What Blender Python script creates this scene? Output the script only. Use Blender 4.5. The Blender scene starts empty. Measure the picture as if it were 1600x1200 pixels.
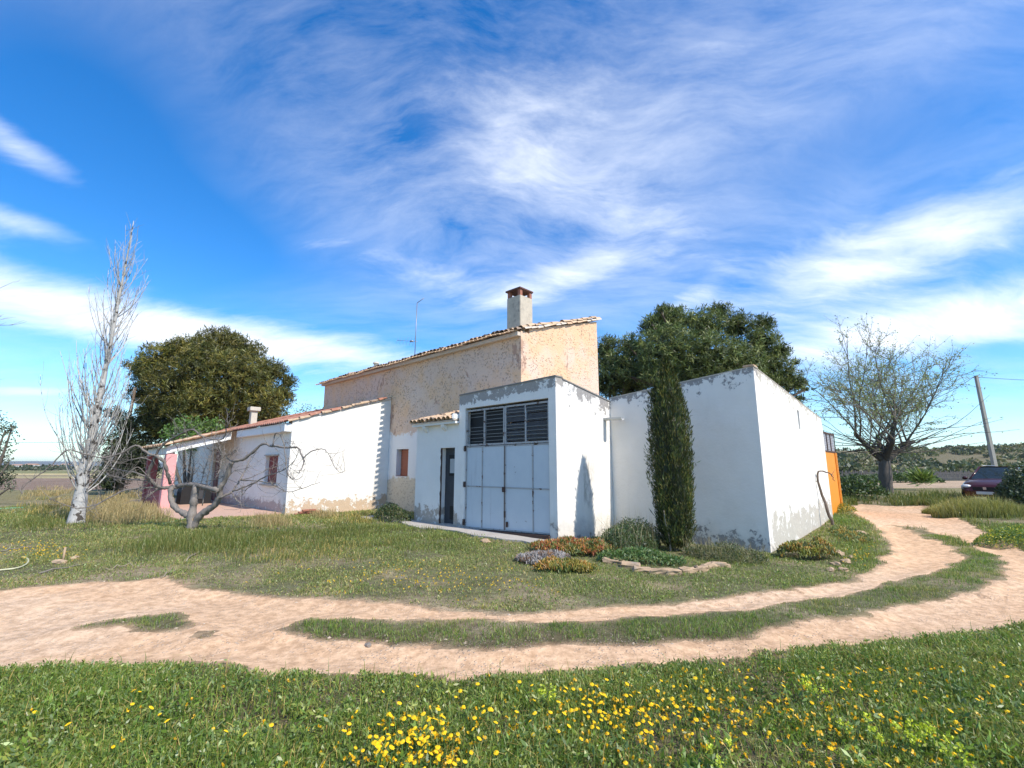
import bpy, bmesh, math, random
import numpy as np
from mathutils import Vector, Matrix
R = math.radians
rng = np.random.default_rng(7); random.seed(7)
SC = bpy.context.scene
COL = SC.collection

# ------------------------------------------------------------------ camera
CAM_H = 1.6
FPX = 720.0                                   # focal length in photo pixels (1600 wide)
PITCH = math.atan(130 / FPX)
cd = bpy.data.cameras.new('camera'); cam = bpy.data.objects.new('camera', cd); COL.objects.link(cam)
cam.location = (0, 0, CAM_H); cam.rotation_euler = (math.pi/2 + PITCH, 0, 0)
cd.sensor_width = 36; cd.lens = 36 * FPX / 1600; cd.clip_end = 20000; cd.clip_start = .05
SC.camera = cam
# ------------------------------------------------------------------ sun and sky
SUN_ANG, SUN_EL = -40.2, 46.0                 # direction towards the sun: angle from +X, elevation
sd = bpy.data.lights.new('sun', 'SUN'); sun = bpy.data.objects.new('sun', sd); COL.objects.link(sun)
sd.energy = 3.3; sd.angle = R(.53); sd.color = (1, .93, .82)
sv = Vector((math.cos(R(SUN_ANG))*math.cos(R(SUN_EL)), math.sin(R(SUN_ANG))*math.cos(R(SUN_EL)), math.sin(R(SUN_EL))))
sun.rotation_euler = sv.to_track_quat('Z', 'Y').to_euler(); sun.location = (20, -20, 30)
VS = SC.view_settings
SC.display_settings.display_device = 'sRGB'
VS.view_transform = 'Standard'; VS.look = 'None'; VS.exposure = .80; VS.gamma = 1; VS.use_curve_mapping = False
SC.render.engine = 'CYCLES'
SC.cycles.use_denoising = True
SC.cycles.max_bounces = 6; SC.cycles.diffuse_bounces = 3; SC.cycles.transparent_max_bounces = 8
SC.cycles.transmission_bounces = 4; SC.cycles.glossy_bounces = 3

class NT:
    """tiny node helper"""
    def __init__(s, nt): s.nt = nt; s.n = nt.nodes; s.l = nt.links
    def put(s, sock, v):
        if hasattr(v, 'is_linked') or isinstance(v, bpy.types.NodeSocket): s.l.new(v, sock)
        elif isinstance(v, (tuple, list)) and len(v) == 3 and len(getattr(sock, 'default_value', (0,)*3)) == 4: sock.default_value = (*v, 1)
        else: sock.default_value = v
    def node(s, typ, ins=None, **at):
        n = s.n.new(typ)
        for k, v in at.items(): setattr(n, k, v)
        for k, v in (ins or {}).items(): s.put(n.inputs[k], v)
        return n
    def m(s, op, a, b=None, c=None, clamp=False):
        n = s.n.new('ShaderNodeMath'); n.operation = op; n.use_clamp = clamp
        for i, v in enumerate((a, b, c)):
            if v is not None: s.put(n.inputs[i], v)
        return n.outputs[0]
    def mix(s, f, a, b, mode='MIX'):
        n = s.n.new('ShaderNodeMix'); n.data_type = 'RGBA'; n.blend_type = mode
        s.put(n.inputs[0], f); s.put(n.inputs[6], a); s.put(n.inputs[7], b)
        return n.outputs[2]
    def noise(s, scale, detail=4, rough=.55, vec=None, dist=0, dim='3D'):
        n = s.node('ShaderNodeTexNoise', {'Scale': scale, 'Detail': detail, 'Roughness': rough, 'Distortion': dist}, noise_dimensions=dim)
        if vec is not None: s.l.new(vec, n.inputs['Vector'])
        return n.outputs[0]
    def step(s, v, a, b):                     # smooth 0..1 between a and b
        n = s.node('ShaderNodeMapRange', {'From Min': a, 'From Max': b}, interpolation_type='SMOOTHSTEP')
        s.put(n.inputs['Value'], v); return n.outputs['Result']
    def attr(s, name, fac=False):
        n = s.node('ShaderNodeAttribute', attribute_name=name); return n.outputs['Fac' if fac else 'Color']
    def mapping(s, vec, scale=(1, 1, 1), rot=(0, 0, 0)):
        n = s.node('ShaderNodeMapping'); s.l.new(vec, n.inputs[0]); n.inputs['Scale'].default_value = scale; n.inputs['Rotation'].default_value = rot
        return n.outputs[0]

def make_world():
    w = bpy.data.worlds.new('World'); SC.world = w; w.use_nodes = True
    t = NT(w.node_tree); t.n.clear()
    sky = t.node('ShaderNodeTexSky', sky_type='NISHITA', sun_disc=False, sun_elevation=R(SUN_EL), sun_rotation=R(90 - SUN_ANG),
                 altitude=250, air_density=1.0, dust_density=.05, ozone_density=1.6).outputs[0]
    hs = t.node('ShaderNodeHueSaturation', {'Saturation': 1.42, 'Value': .84}); t.l.new(sky, hs.inputs['Color']); sky = t.mix(1., hs.outputs[0], (.80, .98, 1.12), 'MULTIPLY')
    gen = t.node('ShaderNodeTexCoord').outputs['Generated']
    sp = t.node('ShaderNodeSeparateXYZ'); t.l.new(gen, sp.inputs[0]); x, y, z = sp.outputs
    az = t.m('ARCTAN2', x, y); el = t.m('ARCSINE', z)
    zz = t.m('ADD', t.m('MAXIMUM', z, 0), .30)
    px = t.m('DIVIDE', x, zz); py = t.m('DIVIDE', y, zz)
    cb = t.node('ShaderNodeCombineXYZ', {0: px, 1: py, 2: 0.}).outputs[0]
    # warp, then long cirrus fibres lying along the wind
    wn = t.node('ShaderNodeTexNoise', {'Scale': .8, 'Detail': 4.}); t.l.new(cb, wn.inputs[0])
    wv = t.node('ShaderNodeVectorMath', {1: (.5, .5, .5)}, operation='SUBTRACT'); t.l.new(wn.outputs['Color'], wv.inputs[0])
    ws = t.node('ShaderNodeVectorMath', operation='SCALE'); t.l.new(wv.outputs[0], ws.inputs[0]); ws.inputs['Scale'].default_value = .75
    wa = t.node('ShaderNodeVectorMath', operation='ADD'); t.l.new(cb, wa.inputs[0]); t.l.new(ws.outputs[0], wa.inputs[1])
    v1 = t.mapping(wa.outputs[0], (.75, 1.9, 1), (0, 0, R(24)))
    v2 = t.mapping(wa.outputs[0], (.8, 1.0, 1), (0, 0, R(10)))
    v3 = t.mapping(wa.outputs[0], (1.9, 6.0, 1), (0, 0, R(30)))
    fib = t.noise(1.5, 9, .66, v1); broad = t.noise(1.0, 5, .55, v2); fine = t.noise(1.3, 8, .7, v3)
    tex = t.m('ADD', t.m('ADD', t.m('MULTIPLY', fib, .5), t.m('MULTIPLY', broad, .27)), t.m('MULTIPLY', fine, .26))
    # where banks and veils of cirrus stand: photo pixel centre, half sizes in pixels, tilt, weight
    blobs = [(700, 120, 330, 110, 8, .10), (960, 330, 260, 90, 22, .18), (1420, 375, 250, 58, -9, .22), (150, 495, 300, 40, 3, .27), (40, 235, 120, 26, 20, .22),
             (30, 345, 110, 20, 5, .16), (1430, 515, 340, 46, -3, .31), (620, 420, 260, 40, 8, .16), (500, 545, 220, 32, 2, .22), (1150, 60, 380, 70, -4, .10), (40, 612, 80, 10, -6, .2),
             (1080, 465, 70, 22, -30, .10), (880, 430, 110, 26, -15, .14), (170, 180, 260, 150, 0, -.13), (300, 370, 190, 60, 0, -.12), (1250, 230, 210, 60, -10, -.10), (900, 495, 210, 26, -8, -.06)]
    dens = None
    for cx, cy, sx, sy, tilt, wgt in blobs:
        u, v = (cx-800)/FPX, (600-cy)/FPX
        d = Vector((u, math.cos(PITCH)-math.sin(PITCH)*v, math.sin(PITCH)+math.cos(PITCH)*v)).normalized()
        a0, e0 = math.atan2(d.x, d.y), math.asin(d.z)
        k = FPX*math.sqrt(1+u*u+v*v)*.92
        ca, sa = math.cos(R(tilt)), -math.sin(R(tilt))
        da = t.m('MULTIPLY', t.m('SUBTRACT', az, a0), math.cos(e0)); de = t.m('SUBTRACT', el, e0)
        p = t.m('MULTIPLY', t.m('ADD', t.m('MULTIPLY', da, ca), t.m('MULTIPLY', de, sa)), k/sx)
        q = t.m('MULTIPLY', t.m('SUBTRACT', t.m('MULTIPLY', de, ca), t.m('MULTIPLY', da, sa)), k/sy)
        g = t.m('MULTIPLY', t.m('POWER', 2.718, t.m('MULTIPLY', t.m('ADD', t.m('MULTIPLY', p, p), t.m('MULTIPLY', q, q)), -1)), wgt)
        dens = g if dens is None else t.m('ADD', dens, g)
    c = t.step(t.m('ADD', tex, dens), .53, .95)
    # thin high veil, much wider than the fibres
    veil = None
    for cx, cy, sx, sy, wgt in ((760, 170, 380, 150, .14), (1270, 80, 380, 110, .08), (950, 340, 310, 105, .16), (1400, 545, 380, 65, .12), (150, 160, 250, 170, -.26), (290, 375, 230, 75, -.24), (1330, 235, 240, 75, -.20), (60, 400, 160, 40, -.2), (800, 560, 900, 60, -.10)):
        u, v = (cx-800)/FPX, (600-cy)/FPX; d = Vector((u, math.cos(PITCH)-math.sin(PITCH)*v, math.sin(PITCH)+math.cos(PITCH)*v)).normalized(); k = FPX*math.sqrt(1+u*u+v*v)*.92; a0, e0 = math.atan2(d.x, d.y), math.asin(d.z)
        p = t.m('MULTIPLY', t.m('SUBTRACT', az, a0), math.cos(e0)*k/sx); q = t.m('MULTIPLY', t.m('SUBTRACT', el, e0), k/sy)
        g = t.m('MULTIPLY', t.m('POWER', 2.718, t.m('MULTIPLY', t.m('ADD', t.m('MULTIPLY', p, p), t.m('MULTIPLY', q, q)), -1)), wgt); veil = g if veil is None else t.m('ADD', veil, g)
    vt = t.step(t.m('ADD', t.m('MULTIPLY', broad, .75), t.m('MULTIPLY', fib, .35)), .36, .72)
    c = t.m('MAXIMUM', c, t.m('MULTIPLY', t.m('MINIMUM', t.m('MAXIMUM', t.m('ADD', veil, .22), .0), .62), t.m('ADD', t.m('ADD', t.m('MULTIPLY', vt, 1.0), .0), t.m('MULTIPLY', t.m('SUBTRACT', fine, .5), 1.9))))
    c = t.m('MULTIPLY', c, t.step(z, .0, .15))
    c = t.m('MINIMUM', c, .86)
    colr = t.mix(c, sky, (5.5, 5.65, 5.85))
    bg = t.node('ShaderNodeBackground', {'Strength': .15}); t.l.new(colr, bg.inputs[0])
    t.l.new(bg.outputs[0], t.node('ShaderNodeOutputWorld').inputs[0])
make_world()

# ------------------------------------------------------------------ photo geometry helpers
CP, SP = math.cos(PITCH), math.sin(PITCH)
def ray(x, y):
    u = (x-800)/FPX; v = (600-y)/FPX
    return np.array([u, CP - SP*v, SP + CP*v])
def at_depth(x, y, Y):
    d = ray(x, y); return d*(Y/d[1]) + np.array([0, 0, CAM_H])

# plan frame of the farm: A runs along the shaded fronts, B along the sunlit sides; origin = front corner of the garage
A2 = np.array([math.cos(R(137)), math.sin(R(137))]); B2 = np.array([math.cos(R(47)), math.sin(R(47))])
O2 = np.array([1.11, 11.59])
def F(a, b, z=0.): q = O2 + a*A2 + b*B2; return Vector((q[0], q[1], z))

# ------------------------------------------------------------------ terrain
_cp = [(1.1, 11.6, -.1), (-1.5, 14.1, -.22), (-3.3, 15.7, -.18), (-6, 20.5, -.2), (-8.3, 17.5, -.15), (-14.6, 19.7, -.16), (5.8, 10.8, -.3), (8.5, 13.4, -.3), (11.1, 16.5, -.12),
       (3.5, 10.6, -.3), (2, 9.5, -.27), (19.5, 24.7, .32), (23, 22, .12), (17, 17, .0), (13, 19, .0), (0, 0, -.12), (0, 5, -.17), (-8, 6, -.12), (8, 6, -.14), (-13, 14.3, 0), (-8.8, 13.2, -.05),
       (12, 11, -.16), (-4, 9, -.16), (-18, 12, -.03), (28, 30, .3), (4, 3, -.1), (-4, 3, -.12), (-25, 26, -.1), (12, 5, -.12), (35, 35, .2), (26, 20, .12)]
_cp = np.array(_cp)
def hash2(ix, iy, seed):
    h = (ix.astype(np.int64)*374761393 + iy.astype(np.int64)*668265263 + seed*1442695041) & 0xffffffff
    h = ((h ^ (h >> 13))*1274126177) & 0xffffffff
    return ((h ^ (h >> 16)) & 0xffffff)/float(0xffffff)
def vnoise(x, y, s=1., seed=0, octv=3):
    x = np.asarray(x, float)/s; y = np.asarray(y, float)/s; out = 0; amp = 1; tot = 0
    for o in range(octv):
        ix, iy = np.floor(x), np.floor(y); fx, fy = x-ix, y-iy
        fx = fx*fx*(3-2*fx); fy = fy*fy*(3-2*fy)
        a, b = hash2(ix, iy, seed+o), hash2(ix+1, iy, seed+o); c, d = hash2(ix, iy+1, seed+o), hash2(ix+1, iy+1, seed+o)
        out = out + amp*((a*(1-fx)+b*fx)*(1-fy) + (c*(1-fx)+d*fx)*fy); tot += amp; amp *= .5; x = x*2+17.3; y = y*2+5.1
    return out/tot
def T0(x, y):
    x = np.asarray(x, float); y = np.asarray(y, float)
    num = np.full(x.shape, .012*-.12); den = np.full(x.shape, .012)
    for cx, cy, cz in _cp:
        w = np.exp(-((x-cx)**2 + (y-cy)**2)/(2*2.6**2)); num += w*cz; den += w
    return num/den
def ssd(px, py, poly):
    """signed distance to a polygon, negative inside"""
    poly = np.asarray(poly, float); q = np.roll(poly, -1, 0); best = np.full(px.shape, 1e9); ins = np.zeros(px.shape, bool)
    for (x0, y0), (x1, y1) in zip(poly, q):
        dx, dy = x1-x0, y1-y0; L = dx*dx+dy*dy+1e-12
        t = np.clip(((px-x0)*dx + (py-y0)*dy)/L, 0, 1)
        best = np.minimum(best, (px-x0-t*dx)**2 + (py-y0-t*dy)**2)
        c = ((y0 > py) != (y1 > py)) & (px < (x1-x0)*(py-y0)/(y1-y0+1e-12) + x0); ins ^= c
    d = np.sqrt(best); return np.where(ins, -d, d)
def gp0(x, y):
    d = ray(x, y); z = -.12
    for _ in range(8):
        t = (z-CAM_H)/d[2]; z = float(T0(d[0]*t, d[1]*t))
    return d[0]*t, d[1]*t
TRACK = [gp0(*p) for p in [(-260, 938), (-60, 930), (60, 917), (150, 909), (255, 905), (300, 917), (420, 931), (560, 939), (700, 950), (800, 956), (900, 951), (1000, 945), (1100, 936), (1200, 926), (1290, 916),
    (1345, 903), (1376, 885), (1391, 862), (1384, 838), (1362, 815), (1335, 800), (1318, 793), (1345, 788), (1400, 786), (1450, 789), (1478, 802), (1540, 832), (1600, 862), (1700, 900), (1780, 960), (1700, 968), (1600, 976),
    (1500, 991), (1400, 1001), (1300, 1012), (1200, 1022), (1100, 1032), (1000, 1041), (900, 1051), (800, 1058), (700, 1056), (600, 1051), (500, 1049), (400, 1046), (300, 1049), (200, 1046), (100, 1041), (0, 1038), (-200, 1036)]]
ISLE = [gp0(*p) for p in [(425, 986), (470, 970), (540, 962), (620, 965), (700, 968), (800, 973), (900, 973), (1000, 963), (1100, 956), (1200, 946), (1300, 931), (1400, 909), (1470, 891), (1500, 874), (1488, 856), (1450, 839), (1395, 820),
    (1440, 825), (1500, 844), (1550, 867), (1578, 890), (1570, 905), (1520, 922), (1450, 935), (1380, 949), (1300, 965), (1200, 984), (1100, 998), (1000, 1008), (900, 1010), (800, 1015), (700, 1018), (620, 1010), (560, 1000), (490, 1004)]]
PATCH = [gp0(*p) for p in [(110, 983), (170, 966), (240, 957), (270, 962), (345, 984), (330, 993), (260, 986), (190, 977)]]
# the distances are tabulated once on a 10 cm grid and looked up
_gx, _gy = np.arange(-36, 36.05, .1), np.arange(-1, 38.05, .1)
_GX, _GY = np.meshgrid(_gx, _gy)
_TD = ssd(_GX, _GY, TRACK); _PD = np.maximum(np.maximum(_TD, -ssd(_GX, _GY, ISLE)), -ssd(_GX, _GY, PATCH)); _T0 = T0(_GX, _GY)
def look(tab, x, y):
    fx = np.clip((np.asarray(x, float)+36)/.1, 0, len(_gx)-1.001); fy = np.clip((np.asarray(y, float)+1)/.1, 0, len(_gy)-1.001)
    ix, iy = fx.astype(int), fy.astype(int); fx = fx-ix; fy = fy-iy
    return (tab[iy, ix]*(1-fx)+tab[iy, ix+1]*fx)*(1-fy) + (tab[iy+1, ix]*(1-fx)+tab[iy+1, ix+1]*fx)*fy
def track_in(x, y): return look(_TD, x, y)
def track_sd(x, y):
    return look(_PD, x, y) + (vnoise(x, y, .5, 3, 3)-.5)*.42 + (vnoise(x, y, .12, 9, 2)-.5)*.16
def sst(v, a, b): t = np.clip((v-a)/(b-a), 0, 1); return t*t*(3-2*t)
def T(x, y, sd=None):
    x = np.asarray(x, float); y = np.asarray(y, float)
    nb = (np.abs(x) < 35.9) & (y < 37.9) & (y > -.9)
    z = look(_T0, x, y) if nb.all() else np.where(nb, look(_T0, x, y), T0(x, y))
    z = z + (vnoise(x, y, 1.3, 21, 3)-.5)*.06*sst(np.hypot(x, y), 0, 3)
    near = (np.abs(x) < 32) & (y < 36) & (y > 0)
    if sd is None:
        sd = np.full(x.shape, 5.)
        if near.any(): sd[near] = track_sd(x[near], y[near]) if x.ndim else track_sd(x, y)
    return z - .055*sst(-sd, -.05, .4)
def Tz(x, y): return float(T(np.array([x]), np.array([y]))[0])
def gp(x, y):
    d = ray(x, y); z = -.12
    for _ in range(8):
        t = (z-CAM_H)/d[2]; z = Tz(d[0]*t, d[1]*t)
    return Vector((d[0]*t, d[1]*t, z))

# ------------------------------------------------------------------ object helpers
def link(o, parent=None):
    COL.objects.link(o)
    if parent is not None: o.parent = parent
    return o
def tag(o, label=None, cat=None, group=None, kind=None):
    for k, v in (('label', label), ('category', cat), ('group', group), ('kind', kind)):
        if v: o[k] = v
    return o
def empty(name, loc, label, cat, group=None, rz=0):
    o = bpy.data.objects.new(name, None); o.location = loc; o.rotation_euler.z = rz; o.empty_display_size = .2
    link(o); tag(o, label, cat, group); bpy.context.view_layer.update(); return o
def finish(o, parent):
    if parent is not None and parent.type == 'EMPTY' or parent is not None: o.matrix_parent_inverse = world_mat(parent).inverted()
    return o
def world_mat(o):
    m = Matrix.LocRotScale(o.location, o.rotation_euler, o.scale)
    return (world_mat(o.parent) @ o.matrix_parent_inverse @ m) if o.parent else m
def mesh_obj(name, me, mat, parent=None):
    o = bpy.data.objects.new(name, me)
    for k in (mat if isinstance(mat, (list, tuple)) else [mat]): me.materials.append(k)
    link(o, parent)
    if parent is not None: o.matrix_parent_inverse = world_mat(parent).inverted()
    return o
def from_bm(name, bm, mat, parent=None, smooth=False):
    bmesh.ops.recalc_face_normals(bm, faces=bm.faces)
    me = bpy.data.meshes.new(name); bm.to_mesh(me); bm.free()
    if smooth: me.shade_smooth()
    return mesh_obj(name, me, mat, parent)
def bm_box(bm, c, ax, ay, az):
    """box centred at c with half-axis vectors"""
    c, ax, ay, az = Vector(c), Vector(ax), Vector(ay), Vector(az)
    v = [bm.verts.new(c + i*ax + j*ay + k*az) for i in (-1, 1) for j in (-1, 1) for k in (-1, 1)]
    for f in ((0, 1, 3, 2), (4, 6, 7, 5), (0, 4, 5, 1), (2, 3, 7, 6), (0, 2, 6, 4), (1, 5, 7, 3)): bm.faces.new([v[i] for i in f])
def fbox(name, a0, a1, b0, b1, z0, z1, mat, parent=None, bev=0.):
    """box in the farm's plan frame"""
    bm = bmesh.new()
    bm_box(bm, F((a0+a1)/2, (b0+b1)/2, (z0+z1)/2), (*(A2*(a1-a0)/2), 0), (*(B2*(b1-b0)/2), 0), (0, 0, (z1-z0)/2))
    if bev: bmesh.ops.bevel(bm, geom=bm.edges[:], offset=bev, segments=2, affect='EDGES')
    return from_bm(name, bm, mat, parent)
def poly_prism(bm, pts, off):
    off = Vector(off); a = [bm.verts.new(Vector(p)) for p in pts]; b = [bm.verts.new(Vector(p)+off) for p in pts]; n = len(pts)
    bm.faces.new(a); bm.faces.new(b[::-1])
    for i in range(n): bm.faces.new([a[i], b[i], b[(i+1) % n], a[(i+1) % n]])

def wall(name, parent, p0, p1, zb, zt0, zt1, th, inward, mat, openings=(), g0=-.15, cuts=6):
    """solid wall from plan point p0 to p1 (a,b), sloped top, real openings (u0,u1,z0,z1); stores height above ground and below top"""
    p0, p1 = np.array(p0, float), np.array(p1, float); L = np.linalg.norm(p1-p0); dr = (p1-p0)/L; inw = np.array(inward, float)*th
    us = sorted({0., L, *[L*i/cuts for i in range(1, cuts)], *[u for o in openings for u in o[:2]]})
    ztm = min(zt0, zt1)
    zs = sorted({zb, *[z for o in openings for z in o[2:]], ztm*.5}); nz = len(zs)+1
    def vtx(i, j, s):
        u = us[i]; zt = zt0 + (zt1-zt0)*u/L; z = zt if j == nz-1 else min(zs[j], zt-.01)
        q = p0 + dr*u + inw*s; return F(q[0], q[1], z), zt-z
    full = lambda i, j: 0 <= i < len(us)-1 and 0 <= j < nz-1 and not any(o[0]-1e-6 <= us[i] and us[i+1] <= o[1]+1e-6 and o[2]-1e-6 <= zs[j] and (zs[j+1] if j+1 < len(zs) else 1e9) <= o[3]+1e-6 for o in openings)
    bm = bmesh.new(); lb = bm.verts.layers.float.new('hb'); lt = bm.verts.layers.float.new('ht'); cache = {}
    def gv(i, j, s):
        if (i, j, s) not in cache:
            p, t = vtx(i, j, s); v = bm.verts.new(p); v[lb] = p.z-g0; v[lt] = t; cache[i, j, s] = v
        return cache[i, j, s]
    for i in range(len(us)-1):
        for j in range(nz-1):
            if not full(i, j): continue
            for s in (0, 1): bm.faces.new([gv(i, j, s), gv(i+1, j, s), gv(i+1, j+1, s), gv(i, j+1, s)])
            for di, dj, e in ((-1, 0, ((i, j), (i, j+1))), (1, 0, ((i+1, j), (i+1, j+1))), (0, -1, ((i, j), (i+1, j))), (0, 1, ((i, j+1), (i+1, j+1)))):
                if not full(i+di, j+dj): (x, y), (X, Y) = e; bm.faces.new([gv(x, y, 0), gv(X, Y, 0), gv(X, Y, 1), gv(x, y, 1)])
    return from_bm(name, bm, mat, parent)

class Veg:
    """collects blades, leaves and tubes as arrays; builds ONE mesh with a colour attribute"""
    def __init__(s): s.V = []; s.C = []; s.Q = []; s.Tr = []; s.n = 0
    def _push(s, v, c): s.V.append(np.asarray(v, np.float32).reshape(-1, 3)); s.C.append(np.asarray(c, np.float32).reshape(-1, 3)); k = s.n; s.n += len(s.V[-1]); return k
    def blades(s, P, h, w, col, lean=.35, az=None, tipcol=None):
        P = np.asarray(P, float); n = len(P)
        if n == 0: return
        h = np.broadcast_to(h, n); w = np.broadcast_to(w, n)
        th = rng.uniform(0, 2*np.pi, n); d = np.stack([np.cos(th), np.sin(th), 0*th], 1)
        la = rng.uniform(0, 2*np.pi, n) if az is None else az
        ld = np.stack([np.cos(la), np.sin(la), 0*la], 1); lm = (np.abs(rng.normal(0, 1, n))*lean)[:, None]*h[:, None]
        up = np.array([0, 0, 1.]); W = d*w[:, None]*.5
        mid = P + up*h[:, None]*.55 + ld*lm*.35; tip = P + up*h[:, None]*np.clip(1-.25*lm/h[:, None], .4, 1) + ld*lm
        v = np.stack([P-W, P+W, mid+W*.75, mid-W*.75, tip], 1)
        col = np.broadcast_to(np.asarray(col, float), (n, 3)); tc = col*1.15 if tipcol is None else np.broadcast_to(tipcol, (n, 3))
        c = np.stack([col*.8, col*.8, col, col, tc], 1)
        k = s._push(v, c) + 5*np.arange(n)
        s.Q.append(np.stack([k, k+1, k+2, k+3], 1)); s.Tr.append(np.stack([k+3, k+2, k+4], 1))
    def leaves(s, P, size, col, dirv=None, width=.5, jitter=1.):
        """pointed leaf quads; dirv = growth direction"""
        P = np.asarray(P, float); n = len(P)
        if n == 0: return
        d = rng.normal(0, jitter, (n, 3)) + (0 if dirv is None else dirv); d /= np.linalg.norm(d, axis=1)[:, None]+1e-9
        r = rng.normal(0, 1, (n, 3)); sd = np.cross(d, r); sd /= np.linalg.norm(sd, axis=1)[:, None]+1e-9
        L = np.broadcast_to(size, n)[:, None]
        v = np.stack([P, P+d*L*.5+sd*L*width*.5, P+d*L, P+d*L*.5-sd*L*width*.5], 1)
        col = np.broadcast_to(np.asarray(col, float), (n, 3)); c = np.repeat(col[:, None], 4, 1)
        k = s._push(v, c) + 4*np.arange(n); s.Q.append(np.stack([k, k+1, k+2, k+3], 1))
    def tube(s, pts, rad, k=6, col=(.2, .18, .15), cap=True):
        pts = np.asarray(pts, float); n = len(pts); rad = np.broadcast_to(rad, n)
        tg = np.gradient(pts, axis=0); tg /= np.linalg.norm(tg, axis=1)[:, None]+1e-9
        ref = np.array([.31, .17, .93]) if abs(tg[:, 2]).mean() < .8 else np.array([.9, .3, .1])
        u = np.cross(tg, ref); u /= np.linalg.norm(u, axis=1)[:, None]+1e-9; w = np.cross(tg, u)
        a = np.arange(k)*2*np.pi/k
        v = pts[:, None] + rad[:, None, None]*(np.cos(a)[None, :, None]*u[:, None] + np.sin(a)[None, :, None]*w[:, None])
        col = np.asarray(col, float); c = np.broadcast_to(col if col.ndim == 1 else col[:, None], v.shape)
        b = s._push(v, c)
        i = np.arange(n-1)[:, None]*k; j = np.arange(k)[None]; j2 = (j+1) % k
        s.Q.append(np.stack([b+i+j, b+i+j2, b+i+k+j2, b+i+k+j], -1).reshape(-1, 4))
        if cap:
            m = s._push([pts[-1], pts[0]], [c.reshape(-1, 3)[-1], c.reshape(-1, 3)[0]]); jj = np.arange(k)
            s.Tr.append(np.stack([b+(n-1)*k+jj, b+(n-1)*k+(jj+1) % k, np.full(k, m)], 1)); s.Tr.append(np.stack([b+(jj+1) % k, b+jj, np.full(k, m+1)], 1))
    def build(s, name, mat, parent=None, smooth=False):
        me = bpy.data.meshes.new(name)
        V = np.concatenate(s.V); C = np.concatenate(s.C)
        Q = np.concatenate(s.Q) if s.Q else np.zeros((0, 4), int); Tr = np.concatenate(s.Tr) if s.Tr else np.zeros((0, 3), int)
        me.vertices.add(len(V)); me.vertices.foreach_set('co', V.ravel())
        loops = np.concatenate([Q.ravel(), Tr.ravel()]).astype(np.int32)
        me.loops.add(len(loops)); me.loops.foreach_set('vertex_index', loops)
        me.polygons.add(len(Q)+len(Tr))
        ls = np.concatenate([np.arange(len(Q))*4, len(Q)*4+np.arange(len(Tr))*3]).astype(np.int32)
        me.polygons.foreach_set('loop_start', ls)
        me.polygons.foreach_set('use_smooth', np.full(len(ls), smooth))
        at = me.color_attributes.new('Col', 'FLOAT_COLOR', 'POINT')
        at.data.foreach_set('color', np.concatenate([C, np.ones((len(C), 1), np.float32)], 1).astype(np.float32).ravel())
        me.update(calc_edges=True)
        return mesh_obj(name, me, mat, parent)

# ------------------------------------------------------------------ materials
def newmat(name):
    m = bpy.data.materials.new(name); m.use_nodes = True; t = NT(m.node_tree); t.n.clear()
    out = t.node('ShaderNodeOutputMaterial'); return m, t, out
def pbsdf(t, out, col, rough=.8, bump=None, bs=.3, bd=.01, metal=0., spec=.4, **kw):
    b = t.node('ShaderNodeBsdfPrincipled'); t.put(b.inputs['Base Color'], col); t.put(b.inputs['Roughness'], rough); t.put(b.inputs['Metallic'], metal); b.inputs['Specular IOR Level'].default_value = spec
    for k, v in kw.items(): t.put(b.inputs[k], v)
    if bump is not None:
        n = t.node('ShaderNodeBump', {'Strength': bs, 'Distance': bd}); t.l.new(bump, n.inputs['Height']); t.l.new(n.outputs[0], b.inputs['Normal'])
    t.l.new(b.outputs[0], out.inputs[0]); return b
def pos(t): return t.node('ShaderNodeNewGeometry').outputs['Position']
def m_simple(name, col, rough=.7, var=.25, scale=6., metal=0., bump=.2, spec=.4, col2=None, thr=(.5, .7), scale2=3.):
    m, t, out = newmat(name); p = pos(t); n = t.noise(scale, 5, .6, p); c = tuple(col)
    dark = tuple(v*(1-var) for v in c); lit = tuple(min(1, v*(1+var*.6)) for v in c)
    cc = t.mix(n, dark, lit)
    if col2: cc = t.mix(t.step(t.noise(scale2, 6, .65, p), *thr), cc, tuple(col2))
    pbsdf(t, out, cc, rough, t.noise(scale*6, 4, .6, p), bump, .006, metal, spec); return m
def m_veg(name, trans=.3, rough=.55, gloss=.06, gain=(1.15, 1.12, 1.)):
    m, t, out = newmat(name); c = t.mix(1., t.attr('Col'), gain, 'MULTIPLY')
    c = t.mix(t.noise(2.5, 3, .6, pos(t)), t.mix(1., c, (.72, .74, .72), 'MULTIPLY'), t.mix(1., c, (1.22, 1.2, 1.15), 'MULTIPLY'))
    d = t.node('ShaderNodeBsdfDiffuse'); t.l.new(c, d.inputs[0]); tr = t.node('ShaderNodeBsdfTranslucent'); t.l.new(t.mix(1., c, (1.15, 1.2, .7), 'MULTIPLY'), tr.inputs[0])
    s1 = t.node('ShaderNodeMixShader', {0: trans}); t.l.new(d.outputs[0], s1.inputs[1]); t.l.new(tr.outputs[0], s1.inputs[2])
    gl = t.node('ShaderNodeBsdfGlossy', {'Roughness': rough}); s2 = t.node('ShaderNodeMixShader', {0: gloss}); t.l.new(s1.outputs[0], s2.inputs[1]); t.l.new(gl.outputs[0], s2.inputs[2])
    t.l.new(s2.outputs[0], out.inputs[0]); return m
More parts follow.
